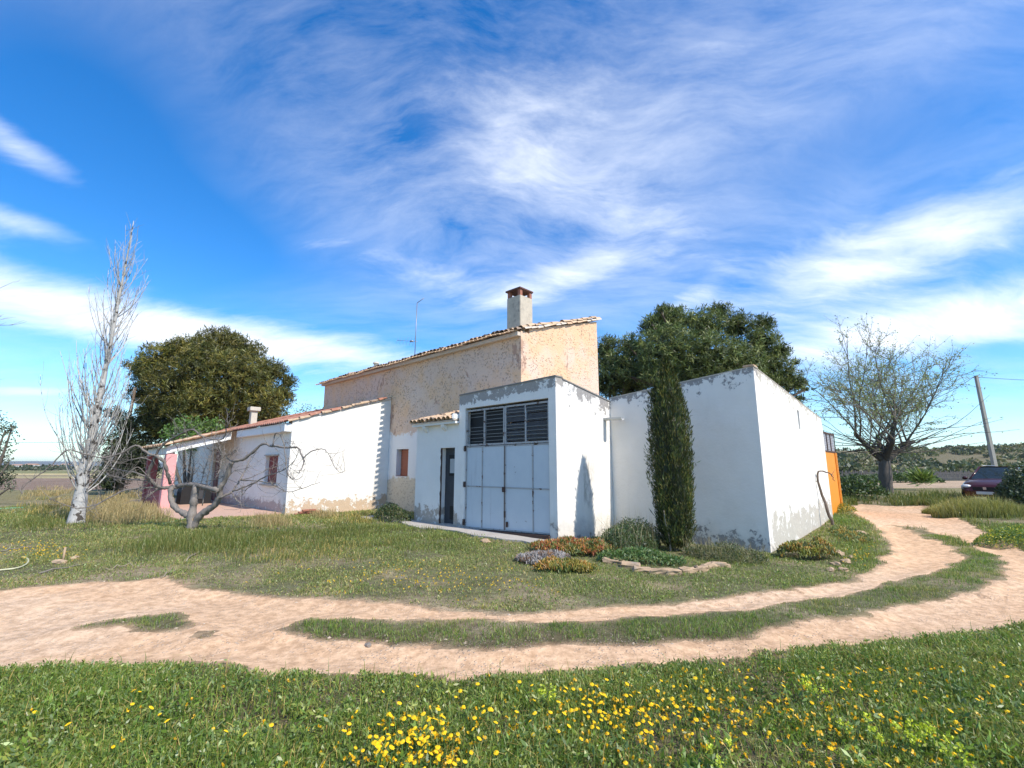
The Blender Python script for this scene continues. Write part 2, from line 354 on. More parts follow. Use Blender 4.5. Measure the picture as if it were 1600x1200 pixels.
def m_bark(name, rough=.9, sc=14., patch=None):
    m, t, out = newmat(name); p = pos(t); c = t.attr('Col'); v = t.mapping(p, (1, 1, .35)); n = t.noise(sc, 6, .65, v)
    c = t.mix(n, t.mix(1., c, (.5, .5, .5), 'MULTIPLY'), t.mix(1., c, (1.4, 1.38, 1.35), 'MULTIPLY'))
    if patch: c = t.mix(t.step(t.noise(patch[1], 5, .6, p), patch[2], patch[2]+.06), c, patch[0])
    pbsdf(t, out, c, rough, n, .6, .02, 0, .2); return m
def m_plaster(name, base=(.86, .82, .755), expose=(.33, .31, .29), top=(0., .2), bot=(0., .2), peel=.0, dirt=(.42, .38, .33), grime=.5, pits=0., warm=None, stain=None):
    """whitewash on render: peels near the top/bottom edges (height, reach), rain streaks, faint unevenness"""
    m, t, out = newmat(name); p = pos(t); hb, ht = t.attr('hb', True), t.attr('ht', True)
    big = t.noise(.9, 5, .6, p); mid = t.noise(3.2, 6, .65, p); fin = t.noise(22, 4, .6, p)
    c = t.mix(t.step(big, .35, .7), tuple(v*.93 for v in base), base)
    c = t.mix(t.m('MULTIPLY', t.step(t.noise(5, 6, .7, t.mapping(p, (1, 1, .12))), .52, .75), .16*grime), c, dirt)
    if warm: c = t.mix(t.step(t.noise(1.2, 4, .6, p), .5, .75), c, warm)
    if stain:
        dd = t.node('ShaderNodeVectorMath', {1: stain[0]}, operation='SUBTRACT'); t.l.new(p, dd.inputs[0]); sc = t.node('ShaderNodeVectorMath', {1: stain[1]}, operation='MULTIPLY'); t.l.new(dd.outputs[0], sc.inputs[0]); ln = t.node('ShaderNodeVectorMath', operation='LENGTH'); t.l.new(sc.outputs[0], ln.inputs[0])
        k = t.m('MULTIPLY', t.step(ln.outputs['Value'], 1.2, .2), t.step(t.noise(7, 6, .7, t.mapping(p, (1, 1, .3))), .42, .66)); c = t.mix(t.m('MULTIPLY', k, .75), c, (.22, .20, .17))
    # damp band along the ground
    band = t.m('MULTIPLY', t.step(t.m('ADD', hb, t.m('MULTIPLY', t.m('SUBTRACT', mid, .5), -1.3)), .75, .0), grime)
    c = t.mix(t.m('MULTIPLY', band, .75), c, dirt)
    e = None
    for att, (h, r) in ((ht, top), (hb, bot)):
        if h <= 0: continue
        x = t.m('ADD', t.m('ADD', t.m('MULTIPLY', mid, .62), t.m('MULTIPLY', t.noise(11, 6, .75, p), .38)), t.m('MINIMUM', t.m('MULTIPLY', t.m('DIVIDE', t.m('SUBTRACT', h, att), r), .13), .13))
        k = t.step(x, .565, .60); e = k if e is None else t.m('MAXIMUM', e, k)
    if peel > 0:
        k = t.step(t.noise(2.1, 7, .7, p), 1-peel, 1-peel+.02); e = k if e is None else t.m('MAXIMUM', e, k)
    h = t.m('MULTIPLY', fin, .4)
    if e is not None:
        ec = t.mix(fin, tuple(v*.7 for v in expose), tuple(v*1.2 for v in expose)); c = t.mix(e, c, ec); h = t.m('SUBTRACT', h, t.m('MULTIPLY', e, .8))
    h = t.m('ADD', h, t.m('MULTIPLY', t.noise(1.7, 3, .5, p), 2.2))
    pbsdf(t, out, c, .92, t.m('ADD', h, t.m('MULTIPLY', mid, .9)), .45, .03, 0, .15); return m
def m_stucco(name='peach_render', pk=.5):
    """old peach dash render, pitted; whitewashed low down"""
    m, t, out = newmat(name); p = pos(t); hb = t.attr('hb', True)
    big = t.noise(.55, 5, .65, p); mid = t.noise(2.4, 6, .7, p); fin = t.noise(26, 4, .6, p)
    c = t.mix(t.step(big, .38, .62), (.73, .485, .30), (.69, .52, .41))
    c = t.mix(t.m('MULTIPLY', t.step(mid, .5, .68), .4), c, (.74, .57, .42))
    c = t.mix(t.m('MULTIPLY', t.step(t.noise(1.5, 5, .7, t.mapping(p, (1, 1, .45))), .60, .66), .75), c, (.40, .24, .18))
    edge = t.m('ADD', hb, t.m('MULTIPLY', t.m('SUBTRACT', mid, .5), .9))
    c = t.mix(t.step(edge, 3.22, 3.1), c, (.78, .76, .74))
    c = t.mix(t.step(edge, 1.38, 1.25), c, (.66, .56, .43))
    vo = t.node('ShaderNodeTexVoronoi', {'Scale': 11., 'Randomness': 1.}); t.l.new(p, vo.inputs['Vector'])
    pit = t.m('MULTIPLY', t.step(vo.outputs['Distance'], .46, .26), t.step(t.noise(1.7, 4, .6, p), .34, .56))
    nowhite = t.m('SUBTRACT', 1., t.m('MULTIPLY', t.step(edge, 3.22, 3.1), t.step(edge, 1.25, 1.38)))
    pit = t.m('MULTIPLY', t.m('MULTIPLY', pit, t.step(t.noise(19, 2, .5, p), .40, .56)), nowhite)
    c = t.mix(t.m('MULTIPLY', pit, pk), c, (.24, .15, .11))
    hgt = t.m('SUBTRACT', t.m('ADD', t.m('MULTIPLY', fin, .5), t.m('MULTIPLY', t.noise(70, 2, .5, p), .3)), t.m('MULTIPLY', pit, 1.3))
    pbsdf(t, out, c, .95, hgt, .7, .03, 0, .1); return m

M = {}
M['veg'] = m_veg('foliage'); M['grass'] = m_veg('grass_blade', .35, .45, .05, (1.66, 1.54, .92)); M['needle'] = m_veg('pine_needle', .15, .5, .04, (1.4, 1.35, 1.2)); M['dry'] = m_veg('dry_stalk', .25, .6, .02)
M['bark'] = m_bark('bark'); M['figbark'] = m_bark('fig_bark', .85, 20, ((.50, .32, .12), 2.2, .66)); M['poplar'] = m_bark('poplar_bark', .8, 9, ((.07, .06, .052), 4., .55))
M['white_garage'] = m_plaster('garage_whitewash', top=(.50, .5), grime=.45, bot=(.12, .4), stain=((*F(0, 1.35)[:2], 1.25), (2.6, 2.6, 1.0)))
M['white_lintel'] = m_plaster('garage_front_whitewash', (.86, .815, .75), (.37, .34, .31), top=(.36, .14), bot=(.3, .3), grime=.6)
M['white_annex'] = m_plaster('annex_whitewash', (.86, .82, .76), (.46, .39, .32), bot=(.62, .25), grime=.5)
M['white_box'] = m_plaster('block_whitewash', (.87, .825, .75), top=(.36, .4), bot=(.50, .40), grime=.55)
M['white_box_side'] = m_plaster('block_side_whitewash', (.85, .82, .75), (.52, .48, .41), top=(.34, .4), bot=(1.0, .4), grime=.5)
M['white_wing'] = m_plaster('wing_whitewash', (.86, .82, .755), (.58, .44, .31), bot=(.62, .3), grime=.35)
M['white_front'] = m_plaster('wing_front_whitewash', (.86, .82, .76), (.48, .40, .37), bot=(.55, .2), grime=.9)
M['peach'] = m_stucco(); M['peach_gable'] = m_stucco('peach_gable_render', .2)
M['coping'] = m_simple('weathered_coping', (.24, .23, .21), .9, .4, 5)
M['concrete'] = m_simple('old_concrete', (.44, .40, .35), .92, .3, 4, bump=.4)
M['tile'] = m_simple('old_clay_tile', (.54, .38, .25), .9, .5, 7, col2=(.19, .15, .12), thr=(.52, .66), scale2=4.5, bump=.4)
M['tile_dark'] = m_simple('lichen_clay_tile', (.33, .24, .18), .9, .5, 7, col2=(.08, .07, .065), thr=(.46, .6), scale2=5, bump=.4)
M['tile_pale'] = m_simple('sunbleached_clay_tile', (.64, .44, .28), .88, .35, 6, col2=(.30, .22, .17), thr=(.58, .7), bump=.4)
M['red_roof'] = m_simple('red_roof_tile', (.42, .19, .125), .85, .4, 5, col2=(.55, .36, .26), thr=(.55, .7), scale2=6, bump=.4)
M['mortar'] = m_simple('roof_mortar', (.62, .52, .42), .9, .3, 8)
M['white'] = m_simple('white_paint', (.80, .80, .79), .8, .08, 5)
M['cream_cement'] = m_simple('cement_flue', (.58, .53, .44), .9, .25, 6, col2=(.40, .37, .33), thr=(.5, .75))
M['chim'] = m_simple('chimney_render', (.55, .48, .38), .93, .35, 5, col2=(.30, .26, .22), thr=(.52, .72), scale2=3.5, bump=.6)
M['brick'] = m_simple('red_brick', (.36, .15, .10), .9, .3, 10)
M['brick_dark'] = m_simple('sooty_brick', (.15, .075, .06), .9, .4, 10)
M['red_shutter'] = m_simple('faded_red_shutter', (.36, .12, .07), .7, .2, 9)
M['maroon'] = m_simple('maroon_paint', (.20, .03, .035), .5, .2, 5)
M['pink'] = m_simple('pink_pillar_paint', (.74, .36, .35), .85, .15, 3, col2=(.62, .42, .38), thr=(.55, .75))
M['red_wall'] = m_simple('dark_red_paint', (.36, .10, .10), .85, .25, 3)
M['paving'] = m_simple('terrace_tile', (.55, .36, .27), .85, .2, 5)
def m_door():
    m, t, out = newmat('pale_blue_door_paint'); p = pos(t); n = t.noise(3, 5, .6, p)
    c = t.mix(n, (.50, .545, .585), (.60, .635, .655))
    r = t.step(t.noise(7, 7, .74, p), .655, .70); c = t.mix(r, c, (.10, .055, .035))
    st = t.m('MULTIPLY', t.step(t.noise(9, 5, .6, t.mapping(p, (1, 1, .08))), .58, .75), .25); c = t.mix(st, c, (.30, .30, .32))
    pbsdf(t, out, c, .5, t.noise(14, 3, .5, p), .12, .01, 0, .4); return m
M['door'] = m_door()
M['frame'] = m_simple('rusty_door_frame', (.42, .41, .40), .65, .25, 9, col2=(.10, .05, .03), thr=(.56, .64), scale2=7)
M['rust'] = m_simple('rusty_iron', (.09, .05, .035), .8, .5, 14)
M['black'] = m_simple('black_plastic_and_bay_shade', (.012, .012, .013), .6, .3, 8)
M['dark'] = m_simple('dark_grey_door', (.05, .053, .06), .6, .3, 5)
M['slat'] = m_simple('louvre_slat', (.26, .26, .25), .5, .3, 9)
M['louvre_glass'] = m_simple('dusty_louvre_glass', (.045, .06, .085), .25, .3, 4, spec=.5)
M['pane'] = m_simple('dusty_pane', (.42, .43, .43), .4, .2, 6)
M['pvc'] = m_simple('grey_plastic_pipe', (.55, .55, .53), .5, .1, 5)
M['orange'] = m_simple('orange_door_paint', (.78, .27, .02), .5, .08, 4)
M['mesh_glass'] = m_simple('dusty_wired_glass', (.50, .47, .50), .4, .4, 18)
M['metal'] = m_simple('grey_metal', (.30, .31, .33), .45, .2, 8, metal=.6)
M['stone'] = m_simple('limestone', (.44, .31, .195), .93, .35, 9, col2=(.30, .25, .2), thr=(.55, .7), bump=.7)
M['pebble'] = m_simple('pebble', (.52, .41, .30), .93, .35, 30)
M['wood'] = m_simple('grey_wood', (.22, .19, .16), .9, .4, 9)
M['pole'] = m_simple('concrete_pole', (.30, .29, .26), .9, .2, 5)
M['wire'] = m_simple('black_cable', (.03, .03, .03), .6, .1, 5)
M['hose_green'] = m_simple('green_garden_hose', (.18, .42, .24), .5, .15, 6); M['hose_pale'] = m_simple('pale_yellow_hose', (.58, .56, .36), .5, .15, 6)
M['stalk'] = m_simple('dry_stick', (.30, .25, .17), .9, .3, 9); M['petal'] = m_simple('yellow_petal', (.88, .55, .012), .6, .15, 60, spec=.2); M['stem'] = m_simple('green_stem', (.09, .17, .04), .6, .2, 30)
M['far_white'] = m_simple('far_white_wall', (.72, .69, .63), .9, .1, 1); M['far_roof'] = m_simple('far_clay_roof', (.42, .25, .17), .9, .2, 1); M['far_dark'] = m_simple('far_window', (.05, .05, .06), .4, .2, 1)
def m_ground(name, track=False):
    m, t, out = newmat(name); p = pos(t); c = t.attr('Col')
    f1, f2, f3 = t.noise(1.6, 6, .65, p), t.noise(9, 6, .7, p), t.noise(45, 4, .65, p)
    c = t.mix(t.step(f2, .3, .7), t.mix(1., c, (.70, .66, .62), 'MULTIPLY'), t.mix(1., c, (1.2, 1.2, 1.2), 'MULTIPLY'))
    c = t.mix(t.m('MULTIPLY', t.step(f1, .5, .72), .35), c, t.mix(1., c, (1.25, 1.15, 1.02), 'MULTIPLY'))
    c = t.mix(t.m('MULTIPLY', t.step(f3, .56, .70), .5), c, t.mix(1., c, (.55, .52, .48), 'MULTIPLY'))
    vo = t.node('ShaderNodeTexVoronoi', {'Scale': 24., 'Randomness': 1.}); t.l.new(p, vo.inputs['Vector'])
    st = t.m('MULTIPLY', t.step(vo.outputs['Distance'], .34, .18), t.step(t.noise(3, 4, .6, p), .40, .58))
    c = t.mix(t.m('MULTIPLY', st, .5), c, (.60, .50, .40))
    h = t.m('ADD', t.m('ADD', t.m('MULTIPLY', f2, .35 if track else .9), t.m('MULTIPLY', f3, .35)), t.m('MULTIPLY', st, .6))
    pbsdf(t, out, c, .96, h, .7 if track else .9, .03 if track else .05, 0, .08); return m
M['ground'] = m_ground('ground_soil'); M['track'] = m_ground('track_dirt', True)

# ================================================================== the setting
def axis(lo, hi, step, far, grow):
    v = list(np.arange(lo, hi+1e-6, step)); s = step; x = hi
    while x < far: s *= grow; x += s; v.append(x)
    s = step; x = lo; w = []
    while x > -far: s *= grow; x -= s; w.append(x)
    return np.array(w[::-1] + v)
def ground_colour(x, y, sd):
    n1, n2, n3 = vnoise(x, y, 2.2, 41, 4), vnoise(x, y, .7, 42, 3), vnoise(x, y, 9, 43, 3)
    dirt = np.array([.61, .41, .26]); lush = np.array([.135, .115, .065]); lawn = np.array([.155, .155, .08]); tan = np.array([.31, .25, .16])
    k = sst(n1*.5+n2*.5, .44, .68)[..., None]; c = lawn*(1-k) + tan*k
    front = sst(y, 6.2, 4.8)[..., None]; c = c*(1-front) + lush*front
    # open country: stubble, plough land, pale strips
    far = sst(y + .25*np.abs(x), 27, 34)[..., None]
    fld = np.where((y > 36)[..., None], np.array([.25, .18, .135]), np.array([.22, .20, .10]))
    yy = y + (n3-.5)*4
    for lo, hi, cc in ((74, 88, (.40, .34, .18)), (88, 104, (.24, .20, .13)), (104, 130, (.46, .38, .20)), (130, 220, (.22, .22, .10)), (220, 400, (.30, .28, .15)), (400, 9e9, (.17, .19, .12))):
        fld = np.where(((yy > lo) & (yy <= hi))[..., None], np.array(cc), fld)
    rt = (x > 8)[..., None]; fld = np.where(rt & (y > 30)[..., None], np.where((y > 60)[..., None], np.array([.13, .13, .07]), np.array([.50, .37, .25])), fld)
    c = c*(1-far) + fld*far
    d = sst(-sd, -.10, .10)[..., None]; c = c*(1-d) + dirt*d
    c = c*(.80+.40*vnoise(x, y, .28, 47, 2)[..., None])
    return c*(.86+.28*n2[..., None])
def grid_mesh(name, X, Y, Z, C, keep=None):
    nx, ny = X.shape[1], X.shape[0]
    i = (np.arange(ny-1)[:, None]*nx + np.arange(nx-1)[None]).ravel()
    if keep is not None: i = i[keep.ravel()]
    v = Veg(); v._push(np.stack([X, Y, Z], -1), C); v.Q.append(np.stack([i, i+1, i+nx+1, i+nx], 1)); return v
xs = axis(-17, 20, .17, 6000, 1.07); ys = axis(1.2, 21, .14, 9000, 1.06); ys = ys[ys > -60]
X, Y = np.meshgrid(xs, ys); SD = np.full(X.shape, 5.); nr = (np.abs(X) < 34) & (Y < 36) & (Y > 1); SD[nr] = track_sd(X[nr], Y[nr])
Z = T(X, Y, SD) - .03*sst(-SD, .12, .4)
Z = np.where(Y > 60, Z + 0, Z)
tag(grid_mesh('ground', X, Y, Z, ground_colour(X, Y, SD)).build('ground', M['ground'], smooth=True), kind='structure')
xs = np.arange(-18, 26, .09); ys = np.arange(3.2, 27, .09); X, Y = np.meshgrid(xs, ys); SD = track_sd(X, Y)
rut = (vnoise(X, Y, .35, 61, 3)-.5)*.008 + (vnoise(X, Y, 1.4, 64, 2)-.5)*.05
Z = T(X, Y, SD) + .005 + rut*sst(-SD, .02, .3) - .05*sst(SD, -.05, .12)
keep = (SD[:-1, :-1] < .14) & (SD[1:, 1:] < .14) & (SD[:-1, 1:] < .14) & (SD[1:, :-1] < .14)
C = np.array([.63, .422, .262])*(.92+.16*vnoise(X, Y, 1.1, 62, 4)[..., None]); pal = sst(vnoise(X, Y, 2.6, 63, 3), .5, .7)[..., None]; C = C*(1-.5*pal) + np.array([.68, .50, .345])*.5*pal
v = grid_mesh('dirt_track', X, Y, Z, C, keep)
used = np.zeros(v.n, bool); q = v.Q[0]; used[q.ravel()] = True; idx = np.cumsum(used)-1
v.V[0] = v.V[0][used]; v.C[0] = v.C[0][used]; v.Q[0] = idx[q]; v.n = int(used.sum())
tag(v.build('dirt_track', M['track'], smooth=True), kind='structure')

# ------------------------------------------------------------------ main house
IN = {'-b': (0, 1), '-a': (1, 0), '+a': (-1, 0), '+b': (0, -1)}   # inward direction of a wall facing that way
def tile_mesh(L=.42, r0=.10, r1=.078, seg=6, th=.014):
    bm = bmesh.new(); rings = []
    for s, (x, r) in enumerate(((0, r0), (L, r1))):
        o = [bm.verts.new((x, r*math.cos(math.pi*i/seg), r*math.sin(math.pi*i/seg)*.85)) for i in range(seg+1)]
        n = [bm.verts.new((x, (r-th)*math.cos(math.pi*i/seg), (r-th)*math.sin(math.pi*i/seg)*.85)) for i in range(seg+1)]
        rings.append((o, n))
    (o0, n0), (o1, n1) = rings
    for i in range(seg):
        bm.faces.new((o0[i], o1[i], o1[i+1], o0[i+1])); bm.faces.new((n0[i+1], n1[i+1], n1[i], n0[i]))
        bm.faces.new((o0[i+1], n0[i+1], n0[i], o0[i])); bm.faces.new((o1[i], n1[i], n1[i+1], o1[i+1]))
    for k in (0, seg): bm.faces.new((o0[k], n0[k], n1[k], o1[k]))
    bmesh.ops.recalc_face_normals(bm, faces=bm.faces); me = bpy.data.meshes.new('roof_tile'); bm.to_mesh(me); bm.free(); return me
TILE = [tile_mesh(.42, .100+.006*k, .078+.004*k) for k in range(3)]
TILE_CH = tile_mesh(.42, .058, .088)
def inst(name, me, mat, parent, mw):
    o = bpy.data.objects.new(name, me)
    if not me.materials: me.materials.append(None)
    link(o, parent); o.material_slots[0].link = 'OBJECT'; o.material_slots[0].material = mat
    o.matrix_basis = (world_mat(parent).inverted() @ mw) if parent else mw
    return o
def basis(xv, zv):
    x = Vector(xv).normalized(); z = Vector(zv); z = (z - x*z.dot(x)).normalized(); y = z.cross(x); return Matrix((x, y, z)).transposed().to_4x4()
def put_tile(parent, p, along, flip, mats, jit=.01, name='roof_tile'):
    up = Vector((0, 0, -1 if flip else 1))
    d = Vector(along) + Vector(rng.normal(0, .025, 3))
    mw = Matrix.Translation(Vector(p) + Vector(rng.normal(0, jit, 3))) @ basis(d, up + Vector(rng.normal(0, .05, 3)))
    return inst(name, TILE_CH if flip else TILE[rng.integers(3)], mats[rng.integers(len(mats))], parent, mw)
def sheet(name, parent, a0, a1, b0, z0, b1, z1, mat, pitch=.22, amp=.035, rows=14, th=.05):
    """barrel-tiled roof slope between (b0,z0) and (b1,z1): ribs run up the slope, courses step"""
    na = int((a1-a0)/pitch*6); v = Veg(); av = np.linspace(a0, a1, na); tv = np.linspace(0, 1, rows*2)
    P = np.zeros((len(tv), na, 3)); course = (np.arange(len(tv)) % 2)*.022
    rib = np.abs(np.cos(np.pi*(av-a0)/pitch))**.7*amp*2
    for i, t in enumerate(tv):
        b = b0+(b1-b0)*t; z = z0+(z1-z0)*t
        P[i, :, :2] = O2 + av[:, None]*A2 + b*B2; P[i, :, 2] = z + rib*(1+.25*(vnoise(av, av*0+i//2, pitch, 5, 1)-.5)) - course[i] + .02*(vnoise(av, av*0+b, .9, 8, 2)-.5)
    C = np.ones_like(P); w = grid_mesh('x', P[..., 0], P[..., 1], P[..., 2], C); v = w
    nv = v.n; b = v._push(P.reshape(-1, 3)[[0, na-1, -na, -1]] - [0, 0, th+amp], np.ones((4, 3))); v.Q.append(np.array([[b, b+2, b+3, b+1]]))
    i0 = np.arange(na-1); lo = v._push(P[0] - [0, 0, th], np.ones((na, 3))); v.Q.append(np.stack([i0, lo+i0, lo+i0+1, i0+1], 1))
    return v.build(name, mat, parent, smooth=False)

HB, HA0, HA1 = 2.1, 3.06, 17.66
house = empty('farmhouse', F(9, 4.5, -.2), 'tall peach rendered farmhouse with tiled roof rising behind the white buildings', 'house')
wall('wall', house, (HA0, HB), (HA1, HB), -.6, 6.2, 6.15, .45, IN['-b'], M['peach'], [(9.42-HA0, 10.30-HA0, 1.22, 2.36)], cuts=10)
wall('wall', house, (HA0, HB+.45), (HA0, 6.9), -.6, 6.36, 7.66, .45, IN['-a'], M['peach_gable'])
wall('wall', house, (HA0+.45, 6.9), (HA1, 6.9), -.6, 7.64, 7.6, .4, IN['+b'], M['peach'])
wall('wall', house, (HA1, HB+.45), (HA1, 6.5), -.6, 6.28, 7.5, .4, IN['+a'], M['peach'])
sl = (7.72-6.22)/(6.9-HB)
sheet('roof', house, HA0+.02, HA1+.15, HB-.05, 6.24, 7.0, 6.24+sl*(7.05-HB), M['tile_dark'], rows=12)
fbox('cornice', HA0+.01, HA1+.1, HB-.16, HB-.003, 6.02, 6.15, M['mortar'], house)
up_b = Vector((*B2, sl)).normalized(); n = 0
a = HA0+.06
while a < HA1+.2:
    dz = .02*math.sin(a*1.7)+.01*math.sin(a*5.1) - .05*(a-HA0)/14.6
    put_tile(house, F(a, HB-.20, 6.23+dz), up_b, False, [M['tile'], M['tile_dark'], M['tile_dark'], M['tile_pale']], .012)
    put_tile(house, F(a+.11, HB-.40, 6.17+dz), up_b, True, [M['tile'], M['tile_pale']], .006, 'channel_tile')
    if rng.random() < .8: put_tile(house, F(a, HB+.06, 6.21+dz+.33*sl+.035), up_b, False, [M['tile_dark'], M['tile']], .014)
    a += .223
for k in range(15):     # verge tiles up the sunlit gable
    b = HB+.02+k*.335
    put_tile(house, F(HA0+.03, b, 6.30+sl*(b-HB)+.03*(k % 2)), up_b, False, [M['tile_pale'], M['tile']], .012, 'verge_tile')
for k in range(14):
    b = HB+.1+k*.35
    put_tile(house, F(HA0-.02, b, 6.22+sl*(b-HB)), Vector((*(-B2*.02-A2*0), 0))+Vector((*B2, sl)), False, [M['mortar'], M['tile_pale']], .008, 'verge_tile')
# red-shuttered window in its deep reveal
win = fbox('window', 9.42, 10.30, HB+.24, HB+.27, 1.22, 2.36, M['red_shutter'], house); win.name = 'window'
for k in range(9): fbox('shutter_slat', 9.47, 10.25, HB+.215, HB+.238, 1.28+k*.117, 1.28+k*.117+.095, M['red_shutter'], win)
fbox('window_sill', 9.42, 10.30, HB+.01, HB+.21, 1.222, 1.245, M['brick'], house)
# chimney with brick pillars under a slab
ch = fbox('chimney', 3.22, 3.87, 2.25, 2.92, 6.15, 7.60, M['chim'], house, .015)
for (pa, pb) in ((3.30, 2.33), (3.79, 2.33), (3.30, 2.84), (3.79, 2.84)): fbox('chimney_brick', pa-.06, pa+.06, pb-.06, pb+.06, 7.598, 7.83, M['brick'], ch)
fbox('chimney_cap', 3.195, 3.92, 2.215, 2.945, 7.828, 7.89, M['brick_dark'], ch, .01)
bm = bmesh.new(); bmesh.ops.create_cone(bm, cap_ends=True, segments=14, radius1=.11, radius2=.11, depth=.5, matrix=Matrix.Translation(F(13.5, 2.75, 6.55))); vp = from_bm('roof_vent', bm, M['cream_cement'], house)
bm = bmesh.new(); bmesh.ops.create_cone(bm, cap_ends=True, segments=14, radius1=.16, radius2=.13, depth=.09, matrix=Matrix.Translation(F(13.5, 2.75, 6.8))); from_bm('vent_cap', bm, M['cream_cement'], vp)

# television antenna on the roof
ant = empty('television_antenna', F(11.4, 3.6, 6.7), 'thin metal television mast with bent top arm on the peach house roof', 'antenna')
def tube_obj(name, pts, r, mat, parent=None, k=6, col=(.3, .3, .3), smooth=True):
    v = Veg(); v.tube(pts, r, k, col); return v.build(name, mat, parent, smooth)
ab = F(11.4, 3.6, 0); tp = Vector((ab.x+.02, ab.y, 9.70))
tube_obj('mast', [(ab.x, ab.y, 6.55), tp], .022, M['metal'], ant)
boom = tube_obj('arm', [tp, tp+Vector((.36, -.1, .22))], .018, M['metal'], ant)
lo = Vector((ab.x, ab.y, 7.72))
bo = tube_obj('boom', [lo+Vector((.12, 0, -.02)), lo+Vector((-.95, .2, .1))], .010, M['metal'], ant)
for k in range(6):
    c = lo + Vector((-.08-.17*k, .02+.035*k, .0+.018*k)); h = .26-.018*k
    tube_obj('element', [c+Vector((.03, .1, h)), c-Vector((.03, .1, h))], .006, M['metal'], bo, 4)
tube_obj('signal_box', [lo+Vector((-.1, 0, 0)), lo+Vector((-.26, .02, .0))], .05, M['metal'], ant, 6)

# ------------------------------------------------------------------ white lean-to wing with porch
WA, WB, WE = 10.93, -2.13, 28.2
wing = empty('whitewashed_wing', F(15, 0, -.2), 'low whitewashed wing with red tiled lean-to roof, porch and peeling end wall', 'house')
wall('wall', wing, (WA, WB), (WA, HB-.003), -.6, 3.40, 4.70, .35, IN['-a'], M['white_wing'], cuts=5)
wall('wall', wing, (WA+.35, WB+.002), (WE, WB+.002), -.6, 3.3, 3.3, .35, IN['-b'], M['white_front'], [(12.02-WA-.35, 13.30-WA-.35, .95, 2.05), (19.35-WA-.35, 20.6-WA-.35, -.05, 2.5)], cuts=8)
wall('wall', wing, (WE, WB+.36), (WE, 3), -.6, 3.3, 4.4, .3, IN['+a'], M['white_wing'])
wall('wall', wing, (HA1+.4, 3.0), (WE-.31, 3.0), -.6, 4.4, 4.4, .3, IN['+b'], M['white_wing'])
sheet('roof', wing, WA-.05, HA1, WB-.32, 3.27, HB-.01, 4.66, M['red_roof'], .21, .03, 14)
sheet('roof', wing, HA1+.002, WE+.15, WB-.32, 3.27, 3.1, 5.0, M['red_roof'], .21, .03, 14)
for k in range(10):
    b = WB-.2+k*.42; put_tile(wing, F(WA-.02, b, 3.30+(b-WB+.2)*.318), Vector((*B2, .318)), False, [M['tile'], M['tile_dark'], M['red_roof']], .01, 'verge_tile')
fbox('cornice', WA+.04, 16.4, WB-.26, WB-.002, 2.93, 3.235, M['white'], wing)
w2 = fbox('window', 12.02, 13.30, WB+.16, WB+.19, .95, 2.05, M['maroon'], wing)
for k in range(2): fbox('shutter', 12.05+.62*k, 12.64+.62*k, WB+.13, WB+.158, .98, 2.02, M['maroon'], w2)
fbox('window_sill', 11.92, 13.5, WB-.1, WB+.14, .88, .948, M['concrete'], wing)
fbox('window_head', 11.95, 13.4, WB-.05, WB-.003, 2.052, 2.10, M['concrete'], wing)
d = fbox('door', 19.35, 20.6, WB+.12, WB+.17, -.05, 2.5, M['maroon'], wing)
for k in range(2): fbox('door_panel', 19.43+.6*k, 19.93+.6*k, WB+.10, WB+.119, .15, 2.3, M['maroon'], d)
bm = bmesh.new(); bmesh.ops.create_uvsphere(bm, u_segments=8, v_segments=6, radius=.035, matrix=Matrix.Translation(F(19.5, WB+.07, 1.05))); from_bm('door_handle', bm, M['metal'], d)
# flue pipe
fl = fbox('flue', 21.85, 22.17, -.16, .16, 3.7, 4.80, M['cream_cement'], wing); fbox('flue_cap', 21.73, 22.29, -.28, .28, 4.798, 5.03, M['cream_cement'], fl, .02)
# porch: pillar, beam with sunlit fascia, tiled slope
PA0, PA1 = 16.9, 21.0
bm = bmesh.new()
poly_prism(bm, [F(PA0, -4.82, 2.16), F(PA0, -4.82, 2.47), F(PA0, WB-.33, 3.2), F(PA0, WB-.33, 2.86)], Vector((*(A2*.22), 0))); from_bm('porch_fascia', bm, M['white'], wing)
fbox('porch_beam', PA0+.222, PA1, -4.80, -4.55, 2.14, 2.44, M['white'], wing)
sheet('porch_roof', wing, PA0-.22, PA1+.1, -5.0, 2.47, WB-.34, 3.26, M['tile_pale'], .22, .035, 8)
a = PA0-.2
while a < PA1: put_tile(wing, F(a, -5.08, 2.47), Vector((*B2, .29)), False, [M['tile_pale'], M['tile']], .01); a += .22
fbox('pillar', 16.92, 17.32, -4.8, -4.42, -.4, 2.158, M['pink'], wing, .02)
fbox('pillar', 20.6, 21.0, -4.8, -4.4, -.4, 2.139, M['red_wall'], wing, .02)
fbox('low_wall', 17.33, 20.59, -4.72, -4.5, -.4, .62, M['red_wall'], wing)
terr = fbox('terrace', 11.2, 24, -5.3, WB-.003, -.7, -.06, M['paving'], None, .01); tag(terr, kind='structure')
# dark round-topped oven on the terrace
oven = empty('barbecue_oven', F(18.4, -3.2, -.06), 'black round-topped oven standing on the terrace beside the pink pillar', 'oven')
bm = bmesh.new(); pr = [(-.6, 0)] + [(-.6*math.cos(t), .55+.38*math.sin(t)) for t in np.linspace(0, math.pi, 11)] + [(.6, 0)]
poly_prism(bm, [F(18.4, -3.2+u, -.06+w) for u, w in pr], Vector((*(A2*.8), 0))); from_bm('body', bm, M['black'], oven)
fbox('oven_door', 18.36, 18.397, -3.45, -2.95, .15, .55, M['dark'], oven, .01)

